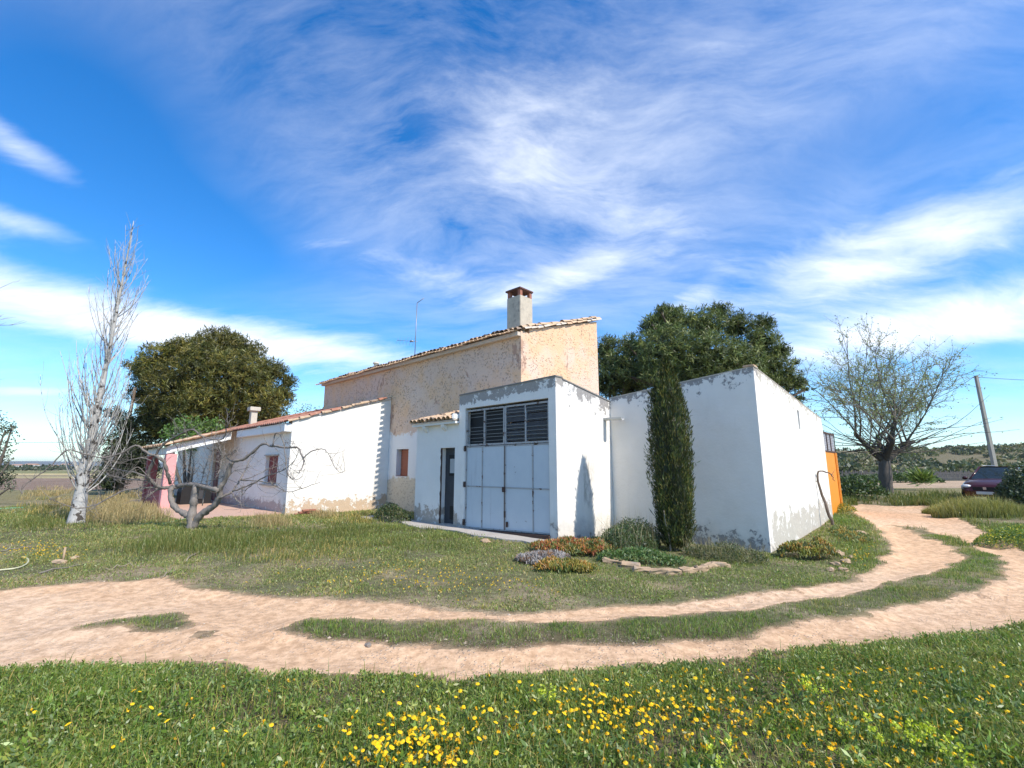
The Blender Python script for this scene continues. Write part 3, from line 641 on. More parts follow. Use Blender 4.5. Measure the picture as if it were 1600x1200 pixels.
# ------------------------------------------------------------------ garage with annex
gar = empty('garage', F(2, 1.2, -.15), 'white garage with pale blue double doors, louvred lights and grey weathered parapet', 'garage')
DA0, DA1, DZ0, DZ1 = .24, 3.46, -.14, 3.36
wall('wall', gar, (0, 0), (3.74, 0), -.6, 3.89, 3.78, .28, IN['-b'], M['white_lintel'], [(DA0, DA1, DZ0, DZ1)], cuts=5)
wall('wall', gar, (0, .28), (0, 2.60), -.6, 3.85, 3.50, .28, IN['-a'], M['white_garage'])
wall('wall', gar, (.28, 2.6), (3.05, 2.6), -.6, 3.5, 3.5, .2, IN['+b'], M['white_garage'])
wall('wall', gar, (3.74, .28), (3.74, 2.09), -.6, 3.76, 3.6, .22, IN['+a'], M['white_garage'])
fbox('roof_slab', .285, 3.51, .285, 2.09, 3.40, 3.47, M['concrete'], gar); fbox('roof_slab', .285, 3.05, 2.092, 2.39, 3.40, 3.47, M['concrete'], gar)
def ridge_cap(name, parent, p0, p1, z0, z1, w, mat, side, th=.035, over=.02):
    """thin coping on a sloped wall top"""
    bm = bmesh.new(); p0, p1, s = np.array(p0, float), np.array(p1, float), np.array(side, float)
    q = [p0-s*over, p1-s*over, p1+s*w, p0+s*w]; zz = [z0, z1, z1, z0]
    poly_prism(bm, [F(*c, z) for c, z in zip(q, zz)], (0, 0, th)); return from_bm(name, bm, mat, parent)
ridge_cap('coping', gar, (-.02, 0), (3.75, 0), 3.892, 3.782, .3, M['coping'], (0, 1))
ridge_cap('coping', gar, (0, .302), (0, 2.6), 3.85, 3.502, .3, M['coping'], (1, 0))
# door leaves: frames, panels and louvres
def skew(a, z):            # the sill runs a little downhill, so the leaves hang out of square low down
    return z + (-.10*(a-DA0)/(DA1-DA0)+.07)*max(0, (1.0-z)/1.1)
def dbox(name, a0, a1, b0, b1, z0, z1, mat, parent):
    bm = bmesh.new(); v = [bm.verts.new(F(a, b, skew(a, z))) for a in (a0, a1) for b in (b0, b1) for z in (z0, z1)]
    for f in ((0, 1, 3, 2), (4, 6, 7, 5), (0, 4, 5, 1), (2, 3, 7, 6), (0, 2, 6, 4), (1, 5, 7, 3)): bm.faces.new([v[i] for i in f])
    return from_bm(name, bm, mat, parent)
MIDZ, LZ = 1.05, 2.22
MA = 1.845
for side, (a0, a1, split) in enumerate(((DA0+.02, MA-.01, .84), (MA+.01, DA1-.02, 2.75))):
    leaf = dbox('door_leaf', a0, a1, .085, .11, DZ0+.03, LZ-.01, M['door'], gar)
    for (p0, p1) in ((a0+.03, split-.02), (split+.02, a1-.03)):
        for (z0, z1) in ((DZ0+.07, MIDZ-.02), (MIDZ+.02, LZ-.05)): dbox('door_panel', p0, p1, .072, .0845, z0, z1, M['door'], leaf)
    for x in (a0+.012, split, a1-.012): dbox('stile', x-.018, x+.018, .055, .0838, DZ0+.03, LZ-.02, M['frame'], leaf)
    for z in (DZ0+.05, MIDZ, LZ-.03): dbox('rail', a0, a1, .062, .0835, z-.018, z+.018, M['frame'], leaf)
    # louvred light above the leaf
    light = empty('x', F((a0+a1)/2, .1, 2.7), None, None); light.name = 'louvre_light'; light.parent = gar; light.matrix_parent_inverse = world_mat(gar).inverted()
    xm = (a0+a1)/2+.02
    for x in (a0+.02, xm, a1-.02): fbox('mullion', x-.024, x+.024, .045, .10, LZ+.002, DZ1-.07, M['frame'], light)
    for z in (LZ+.03, DZ1-.085): fbox('rail', a0+.045, a1-.045, .05, .095, z-.025, z+.025, M['frame'], light)
    for (x0, x1) in ((a0+.046, xm-.026), (xm+.026, a1-.046)):
        for k in range(9):
            z = LZ+.13+k*.103 + rng.normal(0, .008)
            if side == 0:
                bm = bmesh.new(); poly_prism(bm, [F(x0, .085, z-.045), F(x0, .092, z-.045), F(x0, .072, z+.052), F(x0, .065, z+.052)], Vector((*(A2*(x1-x0)), 0))); from_bm('glass_louvre', bm, M['louvre_glass'], light)
            if rng.random() < .93: fbox('slat', x0, x1, .052, .060, z-.005, z+.006, M['slat'], light)
fbox('bay_shade_sheet', MA+.02, DA1-.02, .20, .22, LZ-.02, DZ1, M['black'], gar)  # black sheet added behind the open louvres, stands in for the interior's shade
dbox('meeting_strip', MA-.009, MA+.014, .05, .112, DZ0+.05, LZ-.03, M['rust'], gar)
dbox('track_sill', DA0, DA1, -.06, .12, DZ0-.06, DZ0+.02, M['rust'], gar)
dbox('lock', MA-.03, MA+.07, .02, .05, .93, 1.07, M['rust'], gar)
dbox('bolt_plate', MA-.13, MA-.06, .035, .05, .0, .14, M['rust'], gar)
dbox('bolt_plate', MA-.04, MA+.01, .035, .05, .25, .42, M['rust'], gar)
for z in (.05, 1.1, 2.15): dbox('hinge', DA1-.02, DA1+.05, .0, .05, z-.08, z+.08, M['rust'], gar)
# drain spout through the sunlit side
sp0 = F(.02, 2.30, 3.0); so = Vector((*(-A2), 0))
bm = bmesh.new()
pr = [(.085*math.cos(t), .085*math.sin(t)) for t in np.linspace(math.pi, 2*math.pi, 9)] + [(.07*math.cos(t), .07*math.sin(t)) for t in np.linspace(2*math.pi, math.pi, 9)]
poly_prism(bm, [sp0 + Vector((*(B2*u), w)) for u, w in pr], so*.60 + Vector((0, 0, -.02))); from_bm('drain_spout', bm, M['pvc'], gar)
# annex: door, corbels and tile fringe
AX = .05
wall('annex_wall', gar, (3.742, AX), (5.97, AX), -.6, 2.98, 2.92, .25, IN['-b'], M['white_annex'], [(3.97-3.742, 4.64-3.742, -.11, 2.20)], cuts=4)
wall('annex_wall', gar, (5.97, AX+.25), (5.97, HB-.004), -.6, 2.98, 3.4, .2, IN['+a'], M['white_annex'])
dr = fbox('annex_door', 3.97, 4.64, AX+.19, AX+.23, -.11, 2.2, M['dark'], gar)
fr = fbox('pane_frame', 4.00, 4.44, AX+.168, AX+.189, 1.34, 1.98, M['black'], dr); fbox('pane', 4.03, 4.38, AX+.158, AX+.1675, 1.42, 1.86, M['pane'], dr)
fbox('door_vent', 4.02, 4.36, AX+.17, AX+.188, .02, .42, M['black'], dr)
bm = bmesh.new(); zq = [F(4.645+rng.uniform(-.012, .03), AX-.004, z) for z in np.linspace(-.11, 2.2, 24)]
poly_prism(bm, zq + [F(4.63, AX-.004, 2.2), F(4.63, AX-.004, -.11)], Vector((*(B2*.05), 0))); from_bm('broken_door_edge', bm, M['rust'], gar)
fbox('annex_step', 3.9, 4.75, -.18, AX-.004, -.4, -.12, M['concrete'], gar, .02)
fbox('annex_cornice', 3.76, 6.0, -.14, AX-.002, 2.93, 3.00, M['white'], gar)
for a in (4.35, 5.32): bm = bmesh.new(); poly_prism(bm, [F(a, AX-.003, 2.72), F(a, -.10, 2.84), F(a, -.13, 2.928), F(a, AX-.003, 2.928)], Vector((*(A2*.15), 0))); from_bm('corbel', bm, M['white'], gar)
asl = .27; ub = Vector((*B2, asl)); bm = bmesh.new()
poly_prism(bm, [F(3.76, -.20, 3.005), F(6.0, -.20, 3.005), F(6.0, 2.09, 3.005+2.29*asl), F(3.76, 2.09, 3.005+2.29*asl)], (0, 0, .03)); from_bm('annex_roof', bm, M['mortar'], gar)
for c in range(10):
    for r in range(6):
        a = 3.93+c*.216; b = -.28+r*.36
        if c > 0 or r > 0 or True: put_tile(gar, F(a, b, 3.05+(b+.2)*asl+.03), ub, False, [M['tile_pale'], M['tile_pale'], M['tile'], M['tile_dark']] if r else [M['tile_pale'], M['tile']], .01)
        if r == 0: put_tile(gar, F(a+.108, b+.03, 3.075+(b+.2)*asl+.03), ub, True, [M['tile']], .006, 'channel_tile')
fbox('mortar_shoulder', 3.76, 3.86, -.22, .4, 3.035, 3.22, M['white'], gar, .03)

# concrete strip in front of the doors
bm = bmesh.new()
pts = [F(a, -.62+.12*math.sin(a*2.3)-.05*math.sin(a*6), Tz(*F(a, -.6)[:2])+.05) for a in np.linspace(.3, 8.3, 18)] + [F(a, AX-.02 if a < 6 else .25, Tz(*F(a, 0)[:2])+.07) for a in np.linspace(8.3, .3, 18)]
poly_prism(bm, pts, (0, 0, -.3)); tag(from_bm('apron', bm, M['concrete'], None), kind='structure')

# ------------------------------------------------------------------ white storage block
box = empty('storage_block', F(-2, 6, -.25), 'large plain white flat-roofed block with peeling paint behind the cypress', 'outbuilding')
wall('wall', box, (-3.96, 2.6), (-.003, 2.6), -.8, 3.97, 3.60, .3, IN['-b'], M['white_box'], cuts=8, g0=-.32)
wall('wall', box, (-3.96, 2.9), (-3.96, 10.4), -.8, 3.95, 3.30, .3, IN['-a'], M['white_box_side'], [(6.70-2.9, 6.92-2.9, 2.72, 3.3)], cuts=10, g0=-.3)
wall('wall', box, (-3.66, 10.4), (3.0, 10.4), -.8, 3.3, 3.3, .3, IN['+b'], M['white_box'])
wall('wall', box, (3.0, 7.0), (3.0, 10.1), -.8, 3.3, 3.3, .3, IN['+a'], M['white_box'])
bm = bmesh.new(); poly_prism(bm, [F(-3.65, 2.91, 3.62), F(3, 2.91, 3.3), F(3, 10.09, 3.0), F(-3.65, 10.09, 3.0)], (0, 0, .05)); from_bm('roof_slab', bm, M['concrete'], box)
ridge_cap('coping', box, (-3.98, 2.6), (0, 2.6), 3.972, 3.602, .31, M['cream_cement'], (0, 1), .02, .01)
ridge_cap('coping', box, (-3.96, 2.912), (-3.96, 10.4), 3.952, 3.302, .31, M['cream_cement'], (1, 0), .02, .01)
fbox('vent_grille', -3.75, -3.73, 6.70, 6.92, 2.72, 3.30, M['pvc'], box)
for k in range(5): fbox('grille_bar', -3.79, -3.765, 6.70, 6.92, 2.77+k*.11, 2.80+k*.11, M['pvc'], box)
fbox('corner_tile', -3.985, -3.72, 2.575, 2.84, 3.975, 4.03, M['orange' if 0 else 'tile_pale'], box, .015)

# orange door standing open beyond the block
od = empty('orange_door', F(-3.8, 12.5, 0), 'bright orange metal door with wired glass top beyond the white block', 'door')
fbox('door_panel', -3.83, -3.78, 11.0, 13.2, -.1, 2.16, M['orange'], od)
for b in (11.06, 13.14): fbox('stile', -3.86, -3.84, b-.06, b+.06, -.1, 2.16, M['orange'], od)
fbox('wired_glass', -3.82, -3.79, 11.05, 13.3, 2.2, 2.86, M['mesh_glass'], od)
for z in (2.19, 2.88): fbox('rail', -3.85, -3.76, 11.0, 13.42, z-.03, z+.03, M['rust'], od)
for b in (11.75, 12.5, 13.37): fbox('upright', -3.85, -3.825, b-.03, b+.03, 2.222, 2.848, M['rust'], od)
fbox('door_post', -3.87, -3.73, 13.22, 13.36, -.3, 2.158, M['orange'], od)
for k in range(9): fbox('glazing_bar', -3.835, -3.822, 11.1, 13.3, 2.27+k*.065, 2.28+k*.065, M['metal'], od)

# ================================================================== ground cover
LOWE = np.array(sorted([p for p in TRACK[30:]], key=lambda p: p[0]))
def ylow(x): return np.interp(x, LOWE[:, 0], LOWE[:, 1])
def footprint(x, y):
    r = np.stack([x-O2[0], y-O2[1]], -1); a = r@A2; b = r@B2; o = np.zeros(x.shape, bool)
    for a0, a1, b0, b1 in ((-4.02, 0.05, 2.52, 10.5), (-.05, 3.8, -.08, 8), (3.7, 6.05, -.2, 8), (6, 11, 2.0, 8), (10.85, 28.4, -2.2, 7), (11.1, 24.1, -5.35, -2), (.2, 8.3, -.55, .2), (-4, 3.2, 2.5, 10.5)): o |= (a > a0) & (a < a1) & (b > b0) & (b < b1)
    return o
def scatter(n, x0, x1, y0, y1, fov=1.22):
    x = rng.uniform(x0, x1, n); y = rng.uniform(y0, y1, n); k = np.abs(x) < fov*y+.7; x, y = x[k], y[k]; return x, y
def pal(n, cols, w=None): return np.array(cols)[rng.choice(len(cols), n, p=w)]*rng.uniform(.75, 1.25, (n, 1))
GREEN = [(.095, .165, .042), (.135, .215, .060), (.110, .165, .090), (.210, .250, .085), (.065, .115, .036)]
DULL = [(.180, .205, .120), (.140, .185, .085), (.250, .245, .145), (.380, .320, .200), (.110, .150, .072)]
DRYC = [(.40, .31, .17), (.32, .25, .14), (.46, .37, .22), (.22, .20, .11)]
def lay(x, y, sd, up=0.): return np.stack([x, y, T(x, y, sd) - .004 + up], 1)
# --- lush meadow in front of the track
g = Veg()
x, y = scatter(700000, -9.5, 14, 2.3, 9.0); k = y < ylow(x)+.12; x, y = x[k], y[k]; sd = track_sd(x, y)
den = .32+.68*sst(vnoise(x, y, .5, 71, 4), .34, .50); k = (sd > -.02) & (rng.random(len(x)) < den*sst(sd, -.04, .14)*np.clip(5.0/(y+.6), .25, 1)); x, y, sd = x[k], y[k], sd[k]
cl = vnoise(x, y, .8, 72, 3); hh = (.03+.075*sst(cl, .35, .65))*rng.uniform(.5, 1.5, len(x))*sst(sd, -.1, .35)*.9+.018
col = pal(len(x), GREEN+DRYC[:2], [.25, .27, .15, .14, .07, .07, .05]); gr = sst(vnoise(x, y, 1.1, 73, 3), .56, .70)[:, None]; col = col*(1-gr*.55) + pal(len(x), DULL)*gr*.55
g.blades(lay(x, y, sd), hh, rng.uniform(.004, .0085, len(x)), col, .85)
nb = int(len(x)*1.3); i = rng.choice(len(x), nb)       # broad herb leaves between the blades
P = lay(x[i], y[i], sd[i]); P[:, :2] += rng.normal(0, .012, (nb, 2)); P[:, 2] += hh[i]*rng.uniform(.1, .85, nb)
g.leaves(P, rng.uniform(.014, .042, nb), pal(nb, GREEN+DULL[:2]), np.array([0, 0, .7]), .42, .9)
for _ in range(70):       # coarse weeds, dead stalks
    q = gp(rng.uniform(-60, 1660), rng.uniform(1050, 1230)); m_ = 60; P = np.array(q)[None]+rng.normal(0, 1, (m_, 3))*[.07, .07, 0]
    if track_sd(P[:, 0], P[:, 1]).min() < .15: continue
    P[:, 2] += rng.uniform(0, .11, m_); cc = GREEN[rng.integers(5)]; g.leaves(P, rng.uniform(.03, .07, m_), np.tile(cc, (m_, 1))*rng.uniform(.7, 1.3, (m_, 1)), np.array([0, 0, .5]), .32)
i = rng.choice(len(x), 900, False); g.blades(lay(x[i], y[i], sd[i]), rng.uniform(.10, .22, 900), .004, pal(900, DRYC), .4)
i = rng.choice(len(x), 2500, False); g.blades(lay(x[i], y[i], sd[i]), rng.uniform(.10, .18, 2500), .006, pal(2500, GREEN), .5)
tag(g.build('meadow_grass', M['grass']), 'lush green grass and herbs in front of the dirt track', 'grass', kind='stuff')
# --- strip of turf between the wheel ruts
g = Veg(); x, y = scatter(420000, -9, 13, 4.3, 13); k = (look(_TD, x, y) < -.15) & (look(_PD, x, y) > -.15); x, y = x[k], y[k]; sd = track_sd(x, y)
k = (sd > -.03) & (rng.random(len(x)) < (.25+.75*sst(vnoise(x, y, .35, 74, 3), .38, .6))*sst(sd, -.04, .15)); x, y, sd = x[k], y[k], sd[k]
col = pal(len(x), GREEN); mm = sst(vnoise(x, y, .9, 75, 3), .45, .62)[:, None]; col = col*(1-mm*.8)+pal(len(x), DULL)*mm*.8
g.blades(lay(x, y, sd), (.02+.05*vnoise(x, y, .6, 76, 2))*rng.uniform(.6, 1.5, len(x))*sst(sd, -.15, .3)+.012, rng.uniform(.004, .008, len(x)), col, .6)
tag(g.build('rut_grass', M['grass']), 'low strip of grass growing between the two wheel ruts', 'grass', kind='stuff')
# --- rough lawn towards the buildings
g = Veg(); x, y = scatter(1250000, -22, 15, 5.0, 21); k = (y > ylow(x)+.5) & ~footprint(x, y); x, y = x[k], y[k]
k = rng.random(len(x)) < np.clip(9.0/(y+1.0), .12, 1)**1.3*.62; x, y = x[k], y[k]; sd = track_sd(x, y); inside = track_in(x, y) < 0
n1 = vnoise(x, y, .9, 77, 4); n2 = vnoise(x, y, 3.0, 78, 2)
k = ~inside & (sd > 0) & (rng.random(len(x)) < (.36+.64*sst(n1, .42, .57))*sst(sd, -.05, .13)); x, y, sd, n1, n2 = x[k], y[k], sd[k], n1[k], n2[k]
col = pal(len(x), DULL, [.30, .28, .2, .12, .1]); gg = sst(n2, .42, .62)[:, None]; lf = sst(x, -3, -8)[:, None]
col = col*(1-gg*.55*(1-lf*.6)) + pal(len(x), GREEN)*gg*.55*(1-lf*.6)
h = (.02+.045*n1)*rng.uniform(.5, 1.6, len(x)); h *= 1+1.0*sst(y, 9.5, 13)*sst(x, 0, -3)*n2
g.blades(lay(x, y, sd), h, rng.uniform(.006, .012, len(x))*np.clip(y/9, 1, 2), col, 1.0)
nb = len(x)//4; i = rng.choice(len(x), nb, False); P = lay(x[i], y[i], sd[i]); P[:, 2] += rng.uniform(.005, .04, nb)
g.leaves(P, rng.uniform(.02, .05, nb)*np.clip(y[i]/9, 1, 1.8), pal(nb, GREEN[:3]+DULL[:3]), np.array([0, 0, .3]), .45)
tag(g.build('lawn_grass', M['grass']), 'short dry grey-green grass in front of the farm', 'grass', kind='stuff')
# --- taller rough grass in drifts: pixel centre, spread px, count, height, palette
def drift(v, px, py, sx, sy, n, h, cols, w=.011, lean=.4, tip=None):
    c = [gp(px+rng.normal(0, sx), py+rng.normal(0, sy)) for _ in range(max(6, n//55))]
    P = np.concatenate([np.array(q)[None] + rng.normal(0, 1, (55, 3))*np.array([.16, .16, 0])*(1+h) for q in c]); k = ~footprint(P[:, 0], P[:, 1]); P = P[k]
    sd = track_sd(P[:, 0], P[:, 1]); k = sd > .02; P = P[k]; P[:, 2] = T(P[:, 0], P[:, 1], sd[k])-.01
    v.blades(P, h*.85*rng.uniform(.4, 1.25, len(P)), w*np.clip(P[:, 1]/12, .6, 2.4), pal(len(P), cols), lean, None, tip)
g = Veg()
OLIVE = [(.085, .12, .042), (.065, .10, .033), (.125, .145, .062), (.17, .165, .09)]
for a in ((420, 842, 60, 8, 3600, .22, OLIVE), (330, 850, 40, 8, 2600, .28, OLIVE), (540, 832, 50, 9, 3000, .20, OLIVE), (640, 850, 50, 10, 2200, .16, OLIVE), (250, 856, 25, 7, 1500, .26, OLIVE), (480, 860, 70, 10, 2600, .17, OLIVE + DRYC[:1]),
          (100, 800, 25, 6, 2200, .30, OLIVE+DRYC), (70, 822, 20, 5, 1200, .24, OLIVE), (560, 812, 25, 4, 900, .25, OLIVE + DRYC), (760, 852, 30, 5, 500, .10, DULL), (150, 870, 60, 8, 1000, .10, DULL)): drift(g, *a)
tag(g.build('rough_grass', M['grass']), 'knee-high rough olive grass around the bare fig tree', 'grass', kind='stuff')
g = Veg()
for a in ((205, 795, 28, 9, 4200, .55, DRYC, .012, .45), (160, 805, 25, 8, 2400, .42, DRYC, .012, .45), (235, 800, 20, 6, 2200, .5, DRYC), (120, 790, 22, 6, 1500, .42, DRYC), (425, 818, 18, 4, 900, .35, DRYC), (515, 806, 14, 3, 600, .35, DRYC), (80, 770, 30, 5, 900, .4, DRYC)): drift(g, *a)
tag(g.build('dry_grass', M['dry']), 'tall straw-coloured dry grass beside the white poplar trunk', 'grass', kind='stuff')
g = Veg()
for a in ((1400, 783, 60, 3, 3600, .42, OLIVE, .014), (1340, 781, 22, 3, 1600, .45, OLIVE, .014), (1470, 780, 20, 3, 1400, .45, OLIVE, .014), (1530, 845, 25, 8, 2600, .14, GREEN+OLIVE, .011), (1580, 835, 30, 10, 2600, .16, GREEN+OLIVE, .011), (1480, 818, 20, 6, 1300, .14, OLIVE, .011), (1350, 850, 14, 14, 1500, .13, GREEN+OLIVE), (1330, 832, 12, 10, 1200, .15, GREEN+OLIVE), (1310, 812, 8, 6, 900, .16, GREEN), (1365, 880, 12, 6, 700, .10, GREEN), (1560, 800, 40, 6, 1500, .25, OLIVE, .012)): drift(g, *a)
tag(g.build('verge_grass', M['grass']), 'green verge grass along the bend of the track', 'grass', kind='stuff')
# --- pebbles
def rock_mesh(seed, n=1, flat=.6):
    r = np.random.default_rng(seed); bm = bmesh.new(); bmesh.ops.create_icosphere(bm, subdivisions=n, radius=1)
    k = r.uniform(.7, 1.25, len(bm.verts)); ax = r.uniform(.7, 1.3, 3)
    for v, q in zip(bm.verts, k): v.co = Vector((v.co.x*q*ax[0], v.co.y*q*ax[1], v.co.z*q*flat))
    me = bpy.data.meshes.new('rock'); bm.to_mesh(me); bm.free(); return me
g = Veg(); rm = rock_mesh(3); rv = np.array([v.co[:] for v in rm.vertices]); rf = np.array([p.vertices[:] for p in rm.polygons])
x, y = scatter(26000, -9, 12, 4, 15); sd = track_sd(x, y); k = (sd < .25) & (track_in(x, y) < .3) & (rng.random(len(x)) < .55*sst(vnoise(x, y, .8, 80, 3), .40, .62)); x, y, sd = x[k], y[k], sd[k]
s = np.abs(rng.normal(0, 1, len(x)))*.008+.004; th = rng.uniform(0, 6.3, len(x)); P = lay(x, y, sd)
Vv = np.stack([np.cos(th)[:, None]*rv[:, 0]-np.sin(th)[:, None]*rv[:, 1], np.sin(th)[:, None]*rv[:, 0]+np.cos(th)[:, None]*rv[:, 1], np.broadcast_to(rv[:, 2], (len(x), len(rv)))], -1)*s[:, None, None] + P[:, None]
kk = g._push(Vv, np.ones((len(x)*len(rv), 3))) + len(rv)*np.arange(len(x)); g.Tr.append((kk[:, None, None]+rf[None]).reshape(-1, 3))
tag(g.build('gravel', M['pebble']), 'loose pale gravel scattered over the dirt track', 'gravel', kind='stuff')

# --- yellow wildflowers
def flower_mesh(seed):
    r = np.random.default_rng(seed); bm = bmesh.new(); h = 1.0
    tip = Vector((r.normal(0, .10), r.normal(0, .10), 1.0)); mid = tip*.5 + Vector((r.normal(0, .05), r.normal(0, .05), 0))
    for p, q in ((Vector((0, 0, -.1)), mid), (mid, tip)):
        ring = [[bm.verts.new(b + Vector((.022*math.cos(t), .022*math.sin(t), 0))) for t in (0, 2.1, 4.2)] for b in (p, q)]
        for i in range(3): bm.faces.new((ring[0][i], ring[0][(i+1) % 3], ring[1][(i+1) % 3], ring[1][i])).material_index = 0
    n = Vector((r.normal(0, .35), r.normal(-.35, .3), 1)).normalized(); u = n.orthogonal().normalized(); w = n.cross(u); c = bm.verts.new(tip+n*.06)
    for i in range(9):
        t = 6.283*i/9; d = u*math.cos(t)+w*math.sin(t); e = u*math.cos(t+.62)+w*math.sin(t+.62); m_ = u*math.cos(t+.31)+w*math.sin(t+.31)
        bm.faces.new((c, bm.verts.new(tip+d*.10), bm.verts.new(tip+m_*.13+n*.01), bm.verts.new(tip+e*.10))).material_index = 1
    me = bpy.data.meshes.new('yellow_wildflower'); bm.to_mesh(me); bm.free(); me.materials.append(M['stem']); me.materials.append(M['petal']); return me
FL = [flower_mesh(s) for s in range(7)]
spots = []
for cx, cy, sx, sy, n in ((645, 1165, 45, 22, 92), (700, 1110, 60, 22, 26), (960, 1100, 60, 24, 50), (1000, 1125, 45, 14, 24), (870, 1105, 40, 25, 14), (1130, 1090, 70, 30, 24), (1300, 1110, 120, 45, 26), (1480, 1130, 70, 45, 16), (1520, 1030, 50, 14, 9), (300, 1130, 70, 25, 9), (100, 1110, 70, 30, 4)):
    spots += [(rng.normal(cx, sx), min(1215, rng.normal(cy, sy))) for _ in range(n)]
for i, (px, py) in enumerate(spots):
    p = gp(px, max(py, 1030)+34); sd = float(track_sd(np.array([p.x]), np.array([p.y]))[0])
    if sd < .06: continue
    o = bpy.data.objects.new('yellow_wildflower', FL[i % 7]); s = rng.uniform(.09, .145); o.scale = (s, s, s*rng.uniform(.85, 1.2)); o.location = p; o.rotation_euler.z = rng.uniform(-.9, .9)
    link(o); tag(o, 'small yellow wildflower blooming in the lush foreground grass', 'flower', 'yellow wildflowers in the meadow')
v = Veg(); tiny = [gp(rng.normal(cx, sx), min(1190, max(1040, rng.normal(cy, sy)))+25) for cx, cy, sx, sy, n in ((650, 1165, 65, 26, 130), (980, 1105, 120, 32, 220), (1330, 1110, 160, 50, 200), (330, 1120, 180, 40, 30)) for _ in range(n)]
P = np.array(tiny); P[:, 2] += rng.uniform(.05, .11, len(P)); sdv = track_sd(P[:, 0], P[:, 1]); P = P[sdv > .1]
for k in range(4): v.leaves(P, .019, np.tile([.84, .50, .01], (len(P), 1)), np.array([0, -.3, .5]), .9)
tw_ = np.array([gp(rng.normal(cx, sx), rng.normal(cy, sy)) for cx, cy, sx, sy, n in ((640, 905, 90, 14, 150), (60, 865, 35, 8, 110), (760, 915, 60, 10, 60), (1350, 870, 15, 8, 40)) for _ in range(n)]); tw_ = tw_[track_sd(tw_[:, 0], tw_[:, 1]) > .1]; tw_[:, 2] += rng.uniform(.03, .09, len(tw_))
for k in range(3): v.leaves(tw_, .022, np.tile([.74, .48, .02], (len(tw_), 1)), np.array([0, -.3, .5]), .9)
tag(v.build('tiny_wildflower', M['veg']), 'tiny yellow buds speckling the meadow and the lawn', 'flowers', kind='stuff')
# lime-green spurge heads
sp_lab = [(1362, 1160), (1450, 1150), (1488, 1186), (1118, 1190), (862, 1090), (1262, 1078), (1430, 1165)]
for px, py in sp_lab:
    p = gp(px, py+30); e = empty('spurge_plant', p, 'lime-yellow spurge with rounded heads among the foreground grass', 'plant', 'lime-green spurge in the meadow'); v = Veg(); f = Veg()
    for k in range(rng.integers(3, 6)):
        b = np.array(p) + [rng.normal(0, .02), rng.normal(0, .02), -.02]; t = np.array(p) + [rng.normal(0, .05), rng.normal(0, .05), rng.uniform(.13, .19)]
        v.tube([b, (b+t)/2+rng.normal(0, .008, 3), t], [.003, .0025, .002], 4, (.2, .28, .06))
        L = np.repeat(t[None], 26, 0) + rng.normal(0, .013, (26, 3)); f.leaves(L, .018, pal(26, [(.55, .60, .04), (.42, .52, .05)]), np.array([0, 0, .6]), .8)
        q = b + (t-b)*rng.uniform(.2, .9, (14, 1)); v.leaves(q, .03, pal(14, [(.14, .24, .06)]), None, .25)
    v.build('stem', M['veg'], e); tag(f.build('flower_head', M['veg'], e), kind='stuff')

# ================================================================== plants against the walls
def mound(name, label, cat, px, py, rx, ry, hgt, n, cols, leaf, width=.5, up=.6, yaw=0., mat='veg', group=None, stalks=0, scol=(.40, .34, .22), sh=.4, wts=None):
    """low plant: leaves through a rounded volume standing on the ground at the pixel"""
    c = gp(px, py); r = np.sqrt(rng.random(n)); th = rng.uniform(0, 2*np.pi, n); lx, ly = r*np.cos(th)*rx, r*np.sin(th)*ry
    x = c.x + lx*math.cos(yaw)-ly*math.sin(yaw); y = c.y + lx*math.sin(yaw)+ly*math.cos(yaw)
    edge = np.sqrt(np.clip(1-r**2, 0, 1)); lump = .55+.9*vnoise(x, y, max(rx, ry)*.35, int(px), 3)
    z = T(x, y) + hgt*edge*lump*rng.uniform(.25, 1, n)**.6
    v = Veg(); cidx = vnoise(x, y, .22, int(py), 2)
    col = pal(n, cols, wts)
    v.leaves(np.stack([x, y, z], 1), leaf*rng.uniform(.6, 1.4, n), col, np.array([0, 0, up]), width)
    if stalks:
        i = rng.choice(n, stalks); P = np.stack([x[i], y[i], T(x[i], y[i])], 1); v.blades(P, sh*rng.uniform(.5, 1.2, stalks), .006, np.array(scol)*rng.uniform(.7, 1.2, (stalks, 1)), .3)
    o = v.build(name, M[mat]); return tag(o, label, cat, group)
def spikes(v, x, y, z, L, col):
    """fat three-sided succulent fingers"""
    n = len(x); d = rng.normal(0, .45, (n, 3)) + [0, 0, 1]; d /= np.linalg.norm(d, axis=1)[:, None]; P = np.stack([x, y, z], 1); r = rng.normal(0, 1, (n, 3)); u = np.cross(d, r); u /= np.linalg.norm(u, axis=1)[:, None]; w = np.cross(d, u); R_ = .13*L[:, None]
    ring = [P + R_*(math.cos(t)*u+math.sin(t)*w) for t in (0, 2.09, 4.19)]; midr = [P+d*L[:, None]*.6 + R_*1.1*(math.cos(t)*u+math.sin(t)*w) for t in (0, 2.09, 4.19)]; tip = P+d*L[:, None]
    k = v._push(np.stack(ring+midr+[tip], 1), np.repeat(col[:, None], 7, 1)*np.array([.75]*3+[1]*3+[1.25])[None, :, None]) + 7*np.arange(n)
    for i in range(3): j = (i+1) % 3; v.Q.append(np.stack([k+i, k+j, k+3+j, k+3+i], 1)); v.Tr.append(np.stack([k+3+i, k+3+j, k+6], 1))
